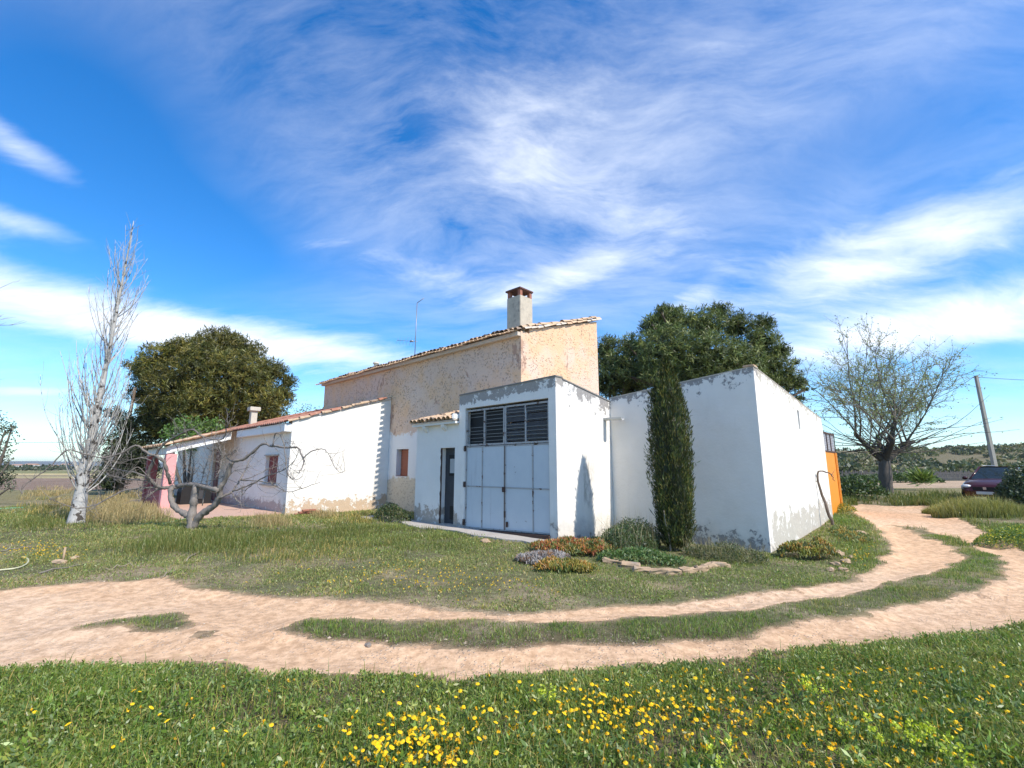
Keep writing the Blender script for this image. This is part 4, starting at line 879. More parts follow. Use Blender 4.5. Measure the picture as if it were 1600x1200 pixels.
def ice_plant(label, px, py, rx, ry, hgt, n, cols, wts, yaw=0., L=.06):
    c = gp(px, py); r = np.sqrt(rng.random(n))*(.75+.25*rng.random(n)); th = rng.uniform(0, 2*np.pi, n); lx, ly = r*np.cos(th)*rx, r*np.sin(th)*ry
    x = c.x + lx*math.cos(yaw)-ly*math.sin(yaw); y = c.y + lx*math.sin(yaw)+ly*math.cos(yaw); nz = vnoise(x, y, .3, int(px), 3)
    k = nz > .30; x, y, r, nz = x[k], y[k], r[k], nz[k]
    z = T(x, y) + hgt*np.sqrt(np.clip(1-r**2, 0, 1))*(.4+.9*nz)*rng.uniform(.55, 1, len(x)); v = Veg()
    pick = np.clip((vnoise(x, y, .18, int(py), 3)-.25)*2*len(cols), 0, len(cols)-1).astype(int); mixr = rng.random(len(x)) < .35; pick[mixr] = rng.choice(len(cols), mixr.sum(), p=wts)
    spikes(v, x, y, z, L*rng.uniform(.6, 1.4, len(x)), np.array(cols)[pick]*rng.uniform(.75, 1.25, (len(x), 1)))
    return tag(v.build('ice_plant', M['veg']), label, 'plant', 'ice plant mats by the walls')
ORNG = [(.12, .16, .04), (.28, .24, .05), (.46, .21, .05), (.40, .11, .05), (.22, .24, .06)]
ice_plant('orange and green ice plant mat below the garage corner', 897, 864, 1.05, .60, .30, 7000, ORNG, [.2, .25, .25, .15, .15], R(-14))
ice_plant('small yellow-green ice plant clump at the front of the garage mat', 884, 893, .60, .26, .22, 2600, [(.16, .20, .05), (.34, .28, .05), (.45, .24, .05)], [.4, .35, .25], R(-4))
ice_plant('withered grey-violet ice plant patch beside the concrete strip', 850, 878, .58, .46, .19, 3600, [(.30, .28, .31), (.42, .39, .42), (.20, .17, .18), (.30, .16, .08)], [.35, .35, .2, .1], R(-10), .05)
ice_plant('rounded yellow-green ice plant mound at the white block corner', 1262, 872, .68, .48, .42, 5600, [(.20, .24, .05), (.33, .31, .05), (.42, .25, .05), (.13, .16, .05)], [.35, .35, .15, .15], R(20))
ice_plant('long low green ice plant strip beside the track bend', 1325, 836, .40, 1.6, .14, 2600, [(.10, .17, .05), (.20, .24, .06), (.40, .28, .05)], [.5, .35, .15], R(-25))
SHR = [(.045, .085, .025), (.065, .12, .035), (.10, .15, .05), (.035, .06, .025)]
mound('rosemary_bush', 'dark green bush with dry stalks between garage side and cypress', 'bush', 985, 858, .95, .55, .62, 6500, SHR, .06, .3, .9, R(45), stalks=260, sh=.85)
mound('leafy_bush', 'bright leafy weeds at the foot of the cypress inside the stone edging', 'bush', 1000, 880, .85, .25, .26, 2600, [(.07, .15, .04), (.12, .21, .06), (.16, .22, .09)], .055, .45, .7, R(-12))
mound('weed_clump', 'olive weeds with dry stems under the peeling block wall', 'weeds', 1130, 875, .85, .35, .28, 2600, OLIVE, .055, .3, .9, R(-40), stalks=260, sh=.45)
mound('wall_bush', 'dark olive bush in the corner under the red-shuttered window', 'bush', 612, 814, .95, .42, .50, 5200, SHR + [(.15, .15, .06)], .065, .35, .8, R(-44), stalks=160, sh=.6)
mound('orange_weed_clump', 'yellow flowering weeds at the base of the orange door', 'weeds', 1316, 798, .45, .8, .25, 1500, [(.12, .19, .05), (.40, .33, .04)], .07, .4, .7, R(-40))
TUS = [(.26, .25, .16), (.17, .19, .10), (.36, .33, .22), (.10, .13, .05)]
for px, py, rx, ry, hh, lab in ((1530, 806, 1.5, .7, .75, 'broad grey-green grass tussock in front of the maroon car'), (1470, 802, .6, .4, .35, 'small grass tussock on the inner side of the track bend')):
    c = gp(px, py); v = Veg(); n = int(5200*rx/1.5); th = rng.uniform(0, 6.28, n); r = np.sqrt(rng.random(n)); P = np.stack([c.x+r*np.cos(th)*rx, c.y+r*np.sin(th)*ry, 0*r], 1); P[:, 2] = T(P[:, 0], P[:, 1])-.02
    v.blades(P, hh*rng.uniform(.4, 1.2, n)*(1-.5*r**2), .016, pal(n, [(.09, .12, .045), (.13, .15, .06), (.2, .2, .11)]), .35, None, pal(n, [(.40, .37, .26), (.30, .29, .19), (.20, .21, .11)]))
    tag(v.build('grass_tussock', M['grass']), lab, 'grass tussock')
mound('yellow_bush', 'low yellow-green flowering bush on the outer verge of the track', 'bush', 1588, 852, .85, .55, .42, 5200, [(.09, .17, .04), (.15, .24, .05), (.50, .46, .05)], .05, .4, .7, wts=[.4, .38, .22])
mound('verge_bush', 'dark leafy bush half hiding the maroon car', 'bush', 1612, 800, 1.0, .8, 1.55, 7000, [(.025, .05, .018), (.04, .075, .03), (.10, .14, .08)], .10, .5, .3)
mound('hedge_bush', 'dense green shrub beside the orange door', 'bush', 1342, 774, 1.2, .9, 1.0, 2400, OLIVE[:2]+SHR, .16, .45, .4)
mound('hedge_bush', 'low scrubby bush left of the pollarded tree trunk', 'bush', 1318, 772, .9, .7, .8, 1500, OLIVE[:2]+SHR, .16, .45, .4)
yl = gp(1442, 766); v = Veg(); n = 420; th = rng.uniform(0, 6.28, n); d = np.stack([np.cos(th), np.sin(th), rng.uniform(.1, 1.6, n)], 1)
P = np.array(yl)[None] + np.array([0, 0, .55]) + rng.normal(0, .12, (n, 3)); v.leaves(P, rng.uniform(.45, .95, n), pal(n, [(.16, .24, .06), (.26, .33, .09), (.09, .14, .04)]), d*1.2, .09, .25); tag(v.build('yucca_shrub', M['veg']), 'pale green spiky shrub standing before the far fence', 'shrub')

# ================================================================== trees
def limb(p, d, L, n, wob, curve=(0, 0, 0)):
    """wandering polyline"""
    p = np.array(p, float); d = np.array(d, float); d /= np.linalg.norm(d); out = [p.copy()]; st = L/n
    for _ in range(n):
        d = d + rng.normal(0, wob, 3) + np.array(curve); d /= np.linalg.norm(d); p = p + d*st; out.append(p.copy())
    return np.array(out)
def smooth_line(P, k=3):
    P = np.asarray(P, float); t = np.arange(len(P)); tt = np.linspace(0, len(P)-1, (len(P)-1)*k+1); out = []
    for c in range(P.shape[1]):
        m = np.gradient(P[:, c]); i = np.minimum(tt.astype(int), len(P)-2); f = tt-i; h00 = 2*f**3-3*f**2+1; h10 = f**3-2*f**2+f; h01 = -2*f**3+3*f**2; h11 = f**3-f**2
        out.append(h00*P[i, c]+h10*m[i]+h01*P[i+1, c]+h11*m[i+1])
    return np.stack(out, 1)

# --- bare fig tree, limbs drawn in photo pixels; depth swings round the trunk's own distance
fig = empty('fig_tree', gp(300, 828), 'bare grey fig tree with sprawling twisted branches before the white wing', 'tree')
FY = gp(300, 828).y
GREY = np.array([.215, .19, .17])
def figb(name, pts, r0, r1, d0=0., d1=0., k=7):
    Q = smooth_line([at_depth(x, y, FY + d0 + (d1-d0)*(i/(len(pts)-1))**1.3) for i, (x, y) in enumerate(pts)], 4); Q[1:] += rng.normal(0, .008, (len(Q)-1, 3)); n = len(Q)
    rad = (r0+(r1-r0)*np.linspace(0, 1, n)**.8)*(1+rng.normal(0, .11, n)); v = Veg(); v.tube(Q, rad, k, GREY*rng.uniform(.85, 1.15)); FIGQ.append((Q, rad))
    return v.build(name, M['figbark'], fig, True)
FIGQ = []
figb('trunk', [(300, 836), (299, 818), (300, 803), (303, 785), (307, 758)], .135, .075, 0, .05, 9)
figb('limb', [(300, 826), (312, 806), (324, 797), (337, 788), (343, 776), (344, 764), (352, 748), (358, 732), (363, 721)], .105, .058, 0, -.5)
figb('limb', [(299, 812), (290, 803), (279, 797), (269, 786), (266, 772), (269, 762), (277, 760)], .095, .062, 0, .3)
figb('limb', [(277, 760), (292, 757), (307, 758), (321, 761), (341, 766)], .065, .055, .3, -.35)
B_ = [([(363, 721), (378, 718), (395, 707), (409, 694), (426, 697), (447, 699), (465, 700), (474, 716), (473, 728), (467, 739)], .048, .012, -.5, -1.4),
      ([(426, 697), (429, 681), (434, 677), (441, 686), (446, 712), (449, 738), (455, 747), (465, 749), (473, 744)], .018, .007, -.9, -1.5),
      ([(474, 716), (484, 707), (496, 702), (508, 703), (517, 716), (523, 730), (533, 738), (541, 736)], .016, .006, -1.3, -1.9),
      ([(343, 778), (362, 768), (374, 751), (383, 736), (388, 722), (393, 712)], .035, .008, -.3, .4), ([(362, 768), (380, 762), (401, 752), (422, 742), (447, 732), (463, 716), (468, 700)], .024, .006, -.2, -1.0),
      ([(374, 750), (395, 751), (424, 755), (432, 761), (451, 769), (473, 763), (500, 754)], .02, .006, 0, -1.2), ([(380, 762), (378, 774), (387, 763), (401, 752)], .012, .007, -.2, -.4),
      ([(362, 770), (369, 780), (377, 790)], .018, .010, -.3, -.6), ([(374, 751), (398, 744), (416, 734), (440, 726), (452, 716)], .014, .005, 0, .6),
      ([(363, 722), (356, 716), (352, 712), (347, 718)], .02, .008, -.5, -.4), ([(352, 712), (360, 710), (367, 704), (371, 706)], .012, .005, -.5, -.8),
      ([(316, 790), (321, 765), (327, 735), (333, 695), (335, 680)], .018, .007, -.1, .3), ([(309, 770), (318, 740), (326, 712)], .012, .005, 0, -.2), ([(322, 762), (338, 745), (345, 725), (348, 712)], .012, .005, -.1, .4),
      ([(269, 762), (258, 762), (245, 759), (236, 751), (231, 744), (239, 722), (244, 711)], .055, .04, .3, -.2), ([(244, 711), (232, 709), (219, 698), (209, 697), (189, 708), (159, 715), (132, 709), (104, 703), (82, 726), (54, 747), (34, 764), (35, 771)], .034, .008, -.2, -1.0),
      ([(236, 748), (207, 737), (179, 732), (170, 719), (155, 709), (146, 700)], .022, .006, 0, .7), ([(238, 752), (198, 749), (179, 745), (155, 739), (138, 740)], .02, .006, .1, .9), ([(179, 732), (178, 743), (181, 750)], .008, .005, .4, .4),
      ([(250, 760), (211, 764), (187, 769), (159, 784), (132, 794), (108, 791), (86, 782), (76, 780)], .030, .007, .2, -1.2), ([(159, 784), (148, 792), (140, 797)], .01, .005, -.6, -.7), ([(262, 763), (241, 767), (226, 781)], .03, .014, .3, .0),
      ([(244, 711), (252, 698), (269, 685), (299, 671), (317, 682), (341, 687), (352, 680), (354, 668), (359, 657)], .036, .009, -.2, -.9), ([(341, 687), (343, 700), (347, 712)], .022, .012, -.7, -.6), ([(299, 671), (285, 672), (268, 680)], .01, .005, -.5, -.3),
      ([(244, 711), (256, 722), (262, 738), (266, 756)], .045, .045, -.2, .3), ([(239, 722), (224, 716), (205, 718), (186, 724), (168, 716)], .016, .005, -.1, .5), ([(231, 744), (216, 730), (204, 736), (190, 747), (176, 750)], .014, .005, -.1, -.7),
      ([(219, 698), (205, 706), (190, 718), (176, 720)], .012, .005, -.3, .2), ([(236, 752), (222, 760), (216, 772), (220, 780)], .016, .008, .1, -.2), ([(264, 760), (280, 746), (288, 735), (291, 720), (290, 702)], .014, .005, .3, .6), ([(291, 735), (300, 742), (306, 738), (312, 728)], .01, .004, .4, .2),
      ([(296, 757), (299, 740), (303, 728), (300, 712), (298, 694)], .014, .005, .2, -.3), ([(321, 752), (350, 745), (370, 735), (392, 730)], .010, .004, -.1, -.6), ([(269, 685), (276, 700), (282, 716), (285, 728)], .010, .004, -.3, .3), ([(317, 682), (322, 697), (330, 704), (340, 706)], .010, .004, -.6, -.2)]
for pts, r0, r1, d0, d1 in B_: figb('branch', pts, r0*1.02, r1*1.0, d0, d1, 6)
tw = Veg()
for Q, rad in FIGQ[3:]:
    for _ in range(17):
        i = rng.integers(len(Q)//3, len(Q)); d = rng.normal(0, 1, 3)+[0, 0, .5]; L = rng.uniform(.2, .75); q = limb(Q[i], d, L, 5, .26, (0, 0, .10)); tw.tube(q, np.linspace(min(.006, rad[i]*.7), .0022, 6), 4, GREY*1.05)
tag(tw.build('twig', M['figbark'], fig), kind='stuff')

# --- white poplar, bare
pb = gp(118, 818); pop = empty('poplar_tree', pb, 'tall bare white-barked poplar with upswept twigs left of the farm', 'tree')
tr = [at_depth(x, y, pb.y + d) for x, y, d in ((117, 824, 0), (126, 775, .1), (131, 735, .1), (143, 690, .2), (152, 640, .2), (163, 585, .3), (174, 530, .3), (186, 465, .3), (198, 405, .3), (209, 345, .3))]
tr = smooth_line(tr, 4); n = len(tr); trad = np.interp(np.linspace(0, 1, n), [0, .05, .12, .27, .5, 1], [.25, .19, .17, .135, .08, .010])
v = Veg(); v.tube(tr, trad*(1+rng.normal(0, .05, n)), 12, (.44, .43, .41)); v.build('trunk', M['poplar'], pop, True)
br = Veg(); tw = Veg(); GW = np.array([.52, .50, .465])
for k in range(130):
    f = rng.uniform(.17, .93)**1.1 if k > 16 else rng.uniform(.12, .30); i = int(f*(n-1)); th = rng.uniform(0, 6.28); out = np.array([math.cos(th), math.sin(th), 0])*rng.uniform(.25, .6)
    L = rng.uniform(1.7, 3.8)*(1-.62*f); out = out*(1.6 if k < 17 else 1); q = limb(tr[i], out+[0, 0, .55], L, 9, .055, (0, 0, .19)); r0 = min(.026, trad[i]*.4)*rng.uniform(.4, 1)
    br.tube(q, np.linspace(r0, .005, 10), 5, GW*rng.uniform(.7, 1.15))
    for _ in range(5):
        j = rng.integers(2, 9); t2 = rng.normal(0, .45, 3); q2 = limb(q[j], (q[j]-q[j-1])*4/L + t2 + [0, 0, .6], rng.uniform(.35, 1.0)*(1-.35*f), 6, .08, (0, 0, .08)); tw.tube(q2, np.linspace(.0055, .0025, 7), 3, GW*rng.uniform(.55, 1.0), False)
tag(br.build('branch', M['poplar'], pop, True), kind='stuff'); tag(tw.build('twig', M['bark'], pop), kind='stuff')

# --- needle trees
def needle_tuft(v, P, size, cols, per=16, up=.5, width=.16):
    n = len(P); Q = np.repeat(P, per, 0) + rng.normal(0, 1, (n*per, 3))*np.repeat(size, per)[:, None]*.16
    base = pal(n, cols); c = np.repeat(base, per, 0)*rng.uniform(.7, 1.3, (n*per, 1))
    v.leaves(Q, np.repeat(size, per)*rng.uniform(.5, 1.1, n*per), c, np.array([0, 0, up]), width)
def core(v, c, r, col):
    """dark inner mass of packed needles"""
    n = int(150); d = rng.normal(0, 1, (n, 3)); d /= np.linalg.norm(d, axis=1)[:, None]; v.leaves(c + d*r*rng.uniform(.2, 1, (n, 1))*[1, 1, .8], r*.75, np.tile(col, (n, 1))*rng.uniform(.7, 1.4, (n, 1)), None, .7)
def pine(name, label, px, Y, ytop, ybase_z, lobes, cols, tuft=.42, dens=20, trunk=.35, trunk_px=None, per=16):
    """lobes: (px, py, radius px, depth offset m) seen in the photo; each a leafy shell round its own branch end"""
    root = empty(name, (at_depth(px, 700, Y)[0], Y, ybase_z), label, 'tree'); bx = root.location
    v = Veg(); wd = Veg(); top = None; hub = np.array([bx.x, Y, at_depth(px, 700, Y)[2]+1.0])
    t = smooth_line([(bx.x, Y, ybase_z-.2), (bx.x+.2, Y, (ybase_z+hub[2])/2), hub, hub+[.1, 0, 3.0]], 4); wd.tube(t, np.linspace(trunk, trunk*.35, len(t)), 9, (.16, .12, .09)); tk = wd.build('trunk', M['bark'], root, True)
    wd = Veg()
    ctr = np.mean([l[:2] for l in lobes], 0); rim = sorted(lobes, key=lambda l: -np.hypot(l[0]-ctr[0], l[1]-ctr[1]))[:len(lobes)//2]
    lobes = lobes + [(lx+(lx-ctr[0])*.10+rng.normal(0, 9), ly+(ly-ctr[1])*.10+rng.normal(0, 7), rp*rng.uniform(.3, .5), dz+rng.normal(0, .6)) for lx, ly, rp, dz in rim]
    for lx, ly, rp, dz in lobes:
        c = at_depth(lx, ly, Y+dz) + rng.normal(0, .12, 3); r = rp/FPX*Y*.97*rng.uniform(.85, 1.1)
        mid = hub*.45 + c*.55 + rng.normal(0, .2, 3) - [0, 0, .3]; q = smooth_line([hub+[0, 0, rng.uniform(-.3, 1.2)], mid, c], 4); wd.tube(q, np.linspace(trunk*.34, .03, len(q)), 5, (.15, .115, .09))
        n = int(dens*r*r*4); d = rng.normal(0, 1, (n, 3)); d[:, 2] = d[:, 2]*.9+.25; d /= np.linalg.norm(d, axis=1)[:, None]
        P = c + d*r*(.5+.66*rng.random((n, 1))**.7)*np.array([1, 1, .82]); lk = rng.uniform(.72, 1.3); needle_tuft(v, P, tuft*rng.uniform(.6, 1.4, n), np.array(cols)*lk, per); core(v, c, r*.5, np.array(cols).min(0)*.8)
        for _ in range(6):
            e = c + d[rng.integers(n)]*r*.85; wd.tube(smooth_line([c-(c-hub)*.15, (c+e)/2, e], 2), [.03, .025, .02, .015, .01], 4, (.15, .115, .09))
    tag(wd.build('limb', M['bark'], root, True), kind='stuff'); tag(v.build('crown', M['needle'], root), kind='stuff'); return root
BRN = [(.090, .095, .020), (.125, .118, .026), (.06, .07, .017), (.15, .130, .032), (.05, .056, .016)]
PGR = [(.085, .115, .036), (.115, .145, .046), (.055, .082, .026), (.15, .17, .058), (.045, .062, .022)]
pine('pine_tree', 'broad olive-brown domed pine behind the white wing', 330, 31, 510, -.1,
     [(300, 545, 34, 0), (345, 543, 34, -.5), (385, 556, 32, 0), (258, 568, 30, -.5), (418, 585, 30, -.4), (325, 575, 40, -1.6), (372, 590, 40, -1.8), (285, 600, 38, -1.6), (232, 592, 27, 0), (222, 620, 22, .5), (430, 622, 26, 0), (400, 625, 36, -1.2), (340, 630, 40, -2.0), (290, 640, 36, -1.6), (245, 640, 30, -.6), (440, 602, 14, 0), (228, 570, 18, .3), (425, 655, 24, -.2), (370, 660, 34, -1.0), (250, 675, 30, -.4), (300, 675, 30, -.8), (280, 552, 22, -.4), (362, 536, 22, 0)], BRN, .29, 62, per=11)
pine('pine_tree', 'tall green spreading pine rising behind the white storage block', 1110, 25, 475, 0,
     [(1060, 505, 30, 0), (1100, 508, 34, -.6), (1150, 510, 34, 0), (1190, 535, 32, -.4), (1020, 515, 26, 0), (1000, 545, 22, .4), (1050, 545, 40, -1.4), (1105, 560, 44, -1.8), (1160, 565, 40, -1.4), (1205, 570, 30, -.2), (1225, 595, 24, 0), (1245, 608, 14, .2), (1085, 590, 40, -1.2), (1140, 600, 36, -1.2), (1190, 605, 30, -.6), (1030, 580, 34, -.8), (1220, 550, 16, .3), (1045, 492, 18, .2), (1125, 492, 18, .2), (1185, 505, 16, .2), (1000, 580, 26, 0), (1236, 622, 14, .2)], PGR, .27, 66, per=11)
pine('pine_tree', 'smaller dark green pine between the peach gable and the tall pine', 962, 27, 520, 0, [(955, 540, 22, 0), (985, 545, 22, -.3), (945, 565, 22, -.3), (970, 575, 30, -1), (1000, 585, 24, -.4), (960, 600, 28, -.6), (990, 608, 26, -.6), (940, 600, 20, 0)], PGR, .27, 62, .25, per=11)
pine('cedar_tree', 'dark low conifer behind the poplar and the porch', 195, 30, 640, -.1, [(182, 655, 16, 0), (205, 665, 22, -.4), (190, 690, 24, -.6), (215, 700, 26, -.4), (185, 720, 22, 0), (210, 730, 28, -.6), (180, 742, 24, -.4), (228, 735, 24, 0), (170, 755, 18, 0), (225, 655, 18, 0)], [(.03, .045, .02), (.045, .06, .025), (.022, .03, .018)], .28, 40, .2, per=11)

# --- cypress column in the bed
cb_ = F(-2.38, 1.28, 0); cyb = Vector((cb_.x, cb_.y, Tz(cb_.x, cb_.y))); cyp = empty('cypress_tree', cyb, 'dense dark columnar cypress growing against the white block wall', 'tree')
zp = [0, .15, .4, 1.2, 2.15, 2.9, 3.5, 3.9, 4.2, 4.45]; rp = [.12, .28, .38, .45, .46, .43, .35, .22, .12, .03]
def cyr(z, th): return np.interp(z, zp, rp)*(1 + .36*(vnoise(np.cos(th)*2+3, z*1.6+np.sin(th)*2, .5, 91, 3)-.5)*2)
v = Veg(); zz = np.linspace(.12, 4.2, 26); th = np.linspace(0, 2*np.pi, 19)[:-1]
ring = np.stack([np.stack([cyb.x+cyr(z, th)*.72*np.cos(th), cyb.y+cyr(z, th)*.72*np.sin(th), np.full(18, cyb.z+z)], 1) for z in zz]); k0 = v._push(ring, np.tile([.016, .024, .010], (26*18, 1))); i = np.arange(25)[:, None]*18; j = np.arange(18)[None]; v.Q.append((k0+np.stack([i+j, i+(j+1) % 18, i+18+(j+1) % 18, i+18+j], -1)).reshape(-1, 4))  # opaque dark inner shell, added to block light through the crown
n = 27000; z = rng.uniform(.05, 4.45, n); th = rng.uniform(0, 6.283, n); r = cyr(z, th)*rng.uniform(.70, 1.05, n); P = np.stack([cyb.x+r*np.cos(th), cyb.y+r*np.sin(th), cyb.z+z], 1)
dv = np.stack([np.cos(th)*.35, np.sin(th)*.35, np.full(n, 1.1)], 1); lum = sst(vnoise(th*1.6, z, .35, 92, 3), .4, .65)[:, None]
v.leaves(P, rng.uniform(.045, .125, n)*np.where(rng.random(n) < .04, 1.8, 1), pal(n, [(.036, .055, .016), (.055, .078, .020), (.024, .038, .013), (.105, .10, .03)])*(.7+.75*lum), dv, .17, .34)
v.build('crown', M['needle'], cyp)
v = Veg()
for k in range(5):
    q = limb((cyb.x+rng.normal(0, .09), cyb.y-.1+rng.normal(0, .06), cyb.z-.1), (rng.normal(.1, .12), -.28, 1), rng.uniform(.6, 1.2), 7, .1); v.tube(q, np.linspace(.022, .008, 8), 5, (.36, .32, .26))
tag(v.build('trunk', M['bark'], cyp, True), kind='stuff')

# --- pollarded elm on the right, opening leaf
eb = gp(1385, 770); elm = empty('pollarded_tree', eb, 'spreading pollarded tree with thin branches and sparse new leaves beside the track', 'tree'); S = eb.y/24.7
E0 = np.array(eb); hubz = (at_depth(1385, 712, eb.y)[2]-eb.z)
t = smooth_line([E0-[0, 0, .3], E0+[.06, 0, hubz*.35], E0+[.12, 0, hubz*.75], E0+[.2, 0, hubz]], 4); v = Veg(); v.tube(t, np.linspace(.31, .23, len(t))*(1+rng.normal(0, .05, len(t))), 12, (.12, .105, .09)); v.build('trunk', M['bark'], elm, True)
hub = E0+[.18, 0, hubz*.95]; bv = Veg(); tv = Veg(); lf = []
mains = []
for k, (dx, dy, dz, Lm) in enumerate(((-.8, .1, .9, 2.0), (.05, -.2, 1, 2.2), (.95, .0, .8, 2.1), (.3, .5, .9, 1.8), (-.25, -.5, .9, 1.7))):
    q = limb(hub+[0, 0, -.25], (dx, dy, dz), Lm, 6, .07); bv.tube(q, np.linspace(.19, .09, 7), 8, np.array((.085, .075, .065))); mains.append(q)
for k in range(24):
    th = k*2.399+rng.normal(0, .2); mq = mains[k % 5]; s0 = mq[rng.integers(3, 7)]; away = s0-hub; spread = rng.uniform(.3, 1.35); d = np.array([math.cos(th)*spread, math.sin(th)*spread*.8, rng.uniform(.5, 1.15)]) + away*[.4, .35, .0]
    L = rng.uniform(4.2, 5.7)*(1-.06*spread); q = limb(s0, d, L, 12, .06, (0, 0, .012)); r0 = rng.uniform(.05, .09); bv.tube(q, np.interp(np.arange(13), [0, 3, 12], [r0*.8, r0*.45, .008]), 6, np.array((.17, .15, .125)))
    for _ in range(14):
        j = rng.integers(2, 12); d2 = (q[j]-q[j-1]); d2 = d2/np.linalg.norm(d2) + rng.normal(0, .42, 3); L2 = rng.uniform(.9, 2.6)*(1-.25*j/12); q2 = limb(q[j], d2, L2, 7, .09, (0, 0, .0)); bv.tube(q2, np.linspace(.017, .005, 8), 4, np.array((.22, .20, .165)), False)
        for _ in range(6):
            m_ = rng.integers(2, 8); d3 = q2[m_]-q2[m_-1]; q3 = limb(q2[m_], d3/np.linalg.norm(d3)+rng.normal(0, .55, 3), rng.uniform(.35, 1.0), 4, .12); tv.tube(q3, np.linspace(.010, .004, 5), 3, (.22, .20, .16), False)
            lf += [q3[e] + rng.normal(0, .05, 3) for e in rng.integers(1, 5, 7)]
for _ in range(38):
    th = rng.uniform(0, 6.28); d = np.array([math.cos(th), math.sin(th), rng.uniform(.0, .45)]); q = limb(hub+d*.3+[0, 0, rng.uniform(.1, .9)], d, rng.uniform(2.5, 5.2), 8, .08, (0, 0, .02)); bv.tube(q, np.linspace(.03, .006, 9), 4, np.array((.12, .105, .09)), False); lf += [q[e] + rng.normal(0, .15, 3) for e in rng.integers(2, 9, 12)]
tag(bv.build('branch', M['bark'], elm, True), kind='stuff'); tag(tv.build('twig', M['bark'], elm), kind='stuff')
lf = np.array(lf); lv = Veg(); lv.leaves(lf, rng.uniform(.05, .12, len(lf)), pal(len(lf), [(.22, .31, .09), (.30, .37, .13), (.16, .22, .07), (.33, .34, .15)]), None, .5); tag(lv.build('leaf', M['veg'], elm), kind='stuff')

# --- other trees and bushes seen round the farm
def leafy(name, label, lobes, Y, cols, leaf, dens, base, trunk=.12, cat='tree', up=.2):
    root = empty(name, base, label, cat); v = Veg(); w = Veg(); b = np.array(base)
    for lx, ly, rp_, dz in lobes:
        c = at_depth(lx, ly, Y+dz); r = rp_/FPX*Y*.98; n = int(dens*r*r); d = rng.normal(0, 1, (n, 3)); d /= np.linalg.norm(d, axis=1)[:, None]; v.leaves(c+d*r*rng.uniform(.3, 1.08, (n, 1)), leaf*rng.uniform(.6, 1.4, n), pal(n, cols), np.array([0, 0, up]), .5)
        q = smooth_line([b, b*.5+c*.5+rng.normal(0, .1, 3), c], 4); w.tube(q, np.linspace(trunk, .02, len(q)), 5, (.14, .12, .10))
    w.build('trunk', M['bark'], root, True); tag(v.build('crown', M['veg'], root), kind='stuff'); return root
def gflat(px, Y): p = at_depth(px, 700, Y); return (p[0], Y, Tz(p[0], Y))
leafy('leafy_tree', 'bright green leafy tree showing over the porch roof', [(290, 665, 18, 0), (315, 672, 20, .3), (270, 678, 18, 0), (335, 665, 13, .2), (300, 690, 22, 0), (345, 672, 10, 0)], 26.5, [(.10, .20, .04), (.14, .25, .05), (.07, .14, .03)], .17, 900, gflat(300, 26.5))
leafy('olive_tree', 'dark olive tree with grey-green leaves at the field edge', [(-25, 690, 40, 0), (8, 672, 13, 0), (-6, 655, 14, .2), (20, 665, 7, 0), (-8, 745, 24, 0), (8, 748, 14, .2), (-20, 720, 30, 0), (15, 762, 8, 0), (14, 722, 5, 0)], 17, [(.09, .11, .075), (.06, .08, .05), (.15, .17, .12)], .085, 1500, gflat(-20, 17), .10)
leafy('willow_tree', 'pale young tree showing behind the far end of the peach house', [(478, 640, 14, 0), (495, 645, 12, .2), (462, 648, 10, 0), (485, 660, 18, 0)], 40, [(.20, .26, .13), (.16, .20, .10)], .16, 300, gflat(480, 40))
eb2 = empty('bare_tree', gflat(-86, 15), 'bare twiggy tree whose branch tips reach in at the picture edge', 'tree'); v = Veg(); p0 = np.array(gflat(-86, 15)); t = smooth_line([p0-[0, 0, .2], p0+[0, 0, 3], p0+[.2, 0, 7.5]], 4); v.tube(t, np.linspace(.16, .05, len(t)), 8, (.2, .18, .16)); v.build('trunk', M['bark'], eb2, True); v = Veg()
for k in range(34):
    s0 = t[rng.integers(3, len(t))]; th = rng.uniform(0, 6.28); q = limb(s0, (math.cos(th), math.sin(th), .5), rng.uniform(.8, 1.25), 8, .1, (0, 0, .06)); v.tube(q, np.linspace(.022, .004, 9), 4, (.2, .18, .16), False)
    for _ in range(4): q2 = limb(q[rng.integers(3, 9)], (q[-1]-q[0])+rng.normal(0, .4, 3)+[0, 0, .3], rng.uniform(.2, .5), 4, .1); v.tube(q2, np.linspace(.007, .003, 5), 3, (.2, .18, .16), False)
tag(v.build('branch', M['bark'], eb2), kind='stuff')

# ================================================================== far country
def hill(name, X0, X1, Y0, Y1, fn, col, res=(60, 24)):
    X, Y = np.meshgrid(np.linspace(X0, X1, res[0]), np.linspace(Y0, Y1, res[1])); Z = fn(X, Y); v = grid_mesh(name, X, Y, Z, np.array(col)*(.8+.4*vnoise(X, Y, (X1-X0)/14, 5, 3)[..., None])); return tag(v.build(name, M['ground'], smooth=True), kind='structure')
def hz(X, Y): return -2 + (9.5+5.5*vnoise(X, Y, 110, 31, 3)*sst(X, 60, 400)+2.6*sst(X, 150, 420))*sst(Y+.1*X, 130, 300)*(1-.9*sst(Y, 420, 640)) + 1.9
def hz2(X, Y): return -2 + (34+26*vnoise(X, Y, 400, 33, 3))*sst(Y, 700, 1150)*(1-sst(Y, 1300, 1800))*sst(X, 300, 900)
hill('hillside', 40, 760, 100, 650, hz, (.17, .15, .085), (140, 70)); hill('distant_ridge', 200, 3600, 700, 1800, hz2, (.07, .085, .05))
hill('distant_mountain', -4200, 500, 2600, 4400, lambda X, Y: -3 + (26+40*vnoise(X, Y, 900, 35, 3))*sst(Y, 2650, 3300)*(1-sst(Y, 3600, 4350)), (.13, .14, .13))
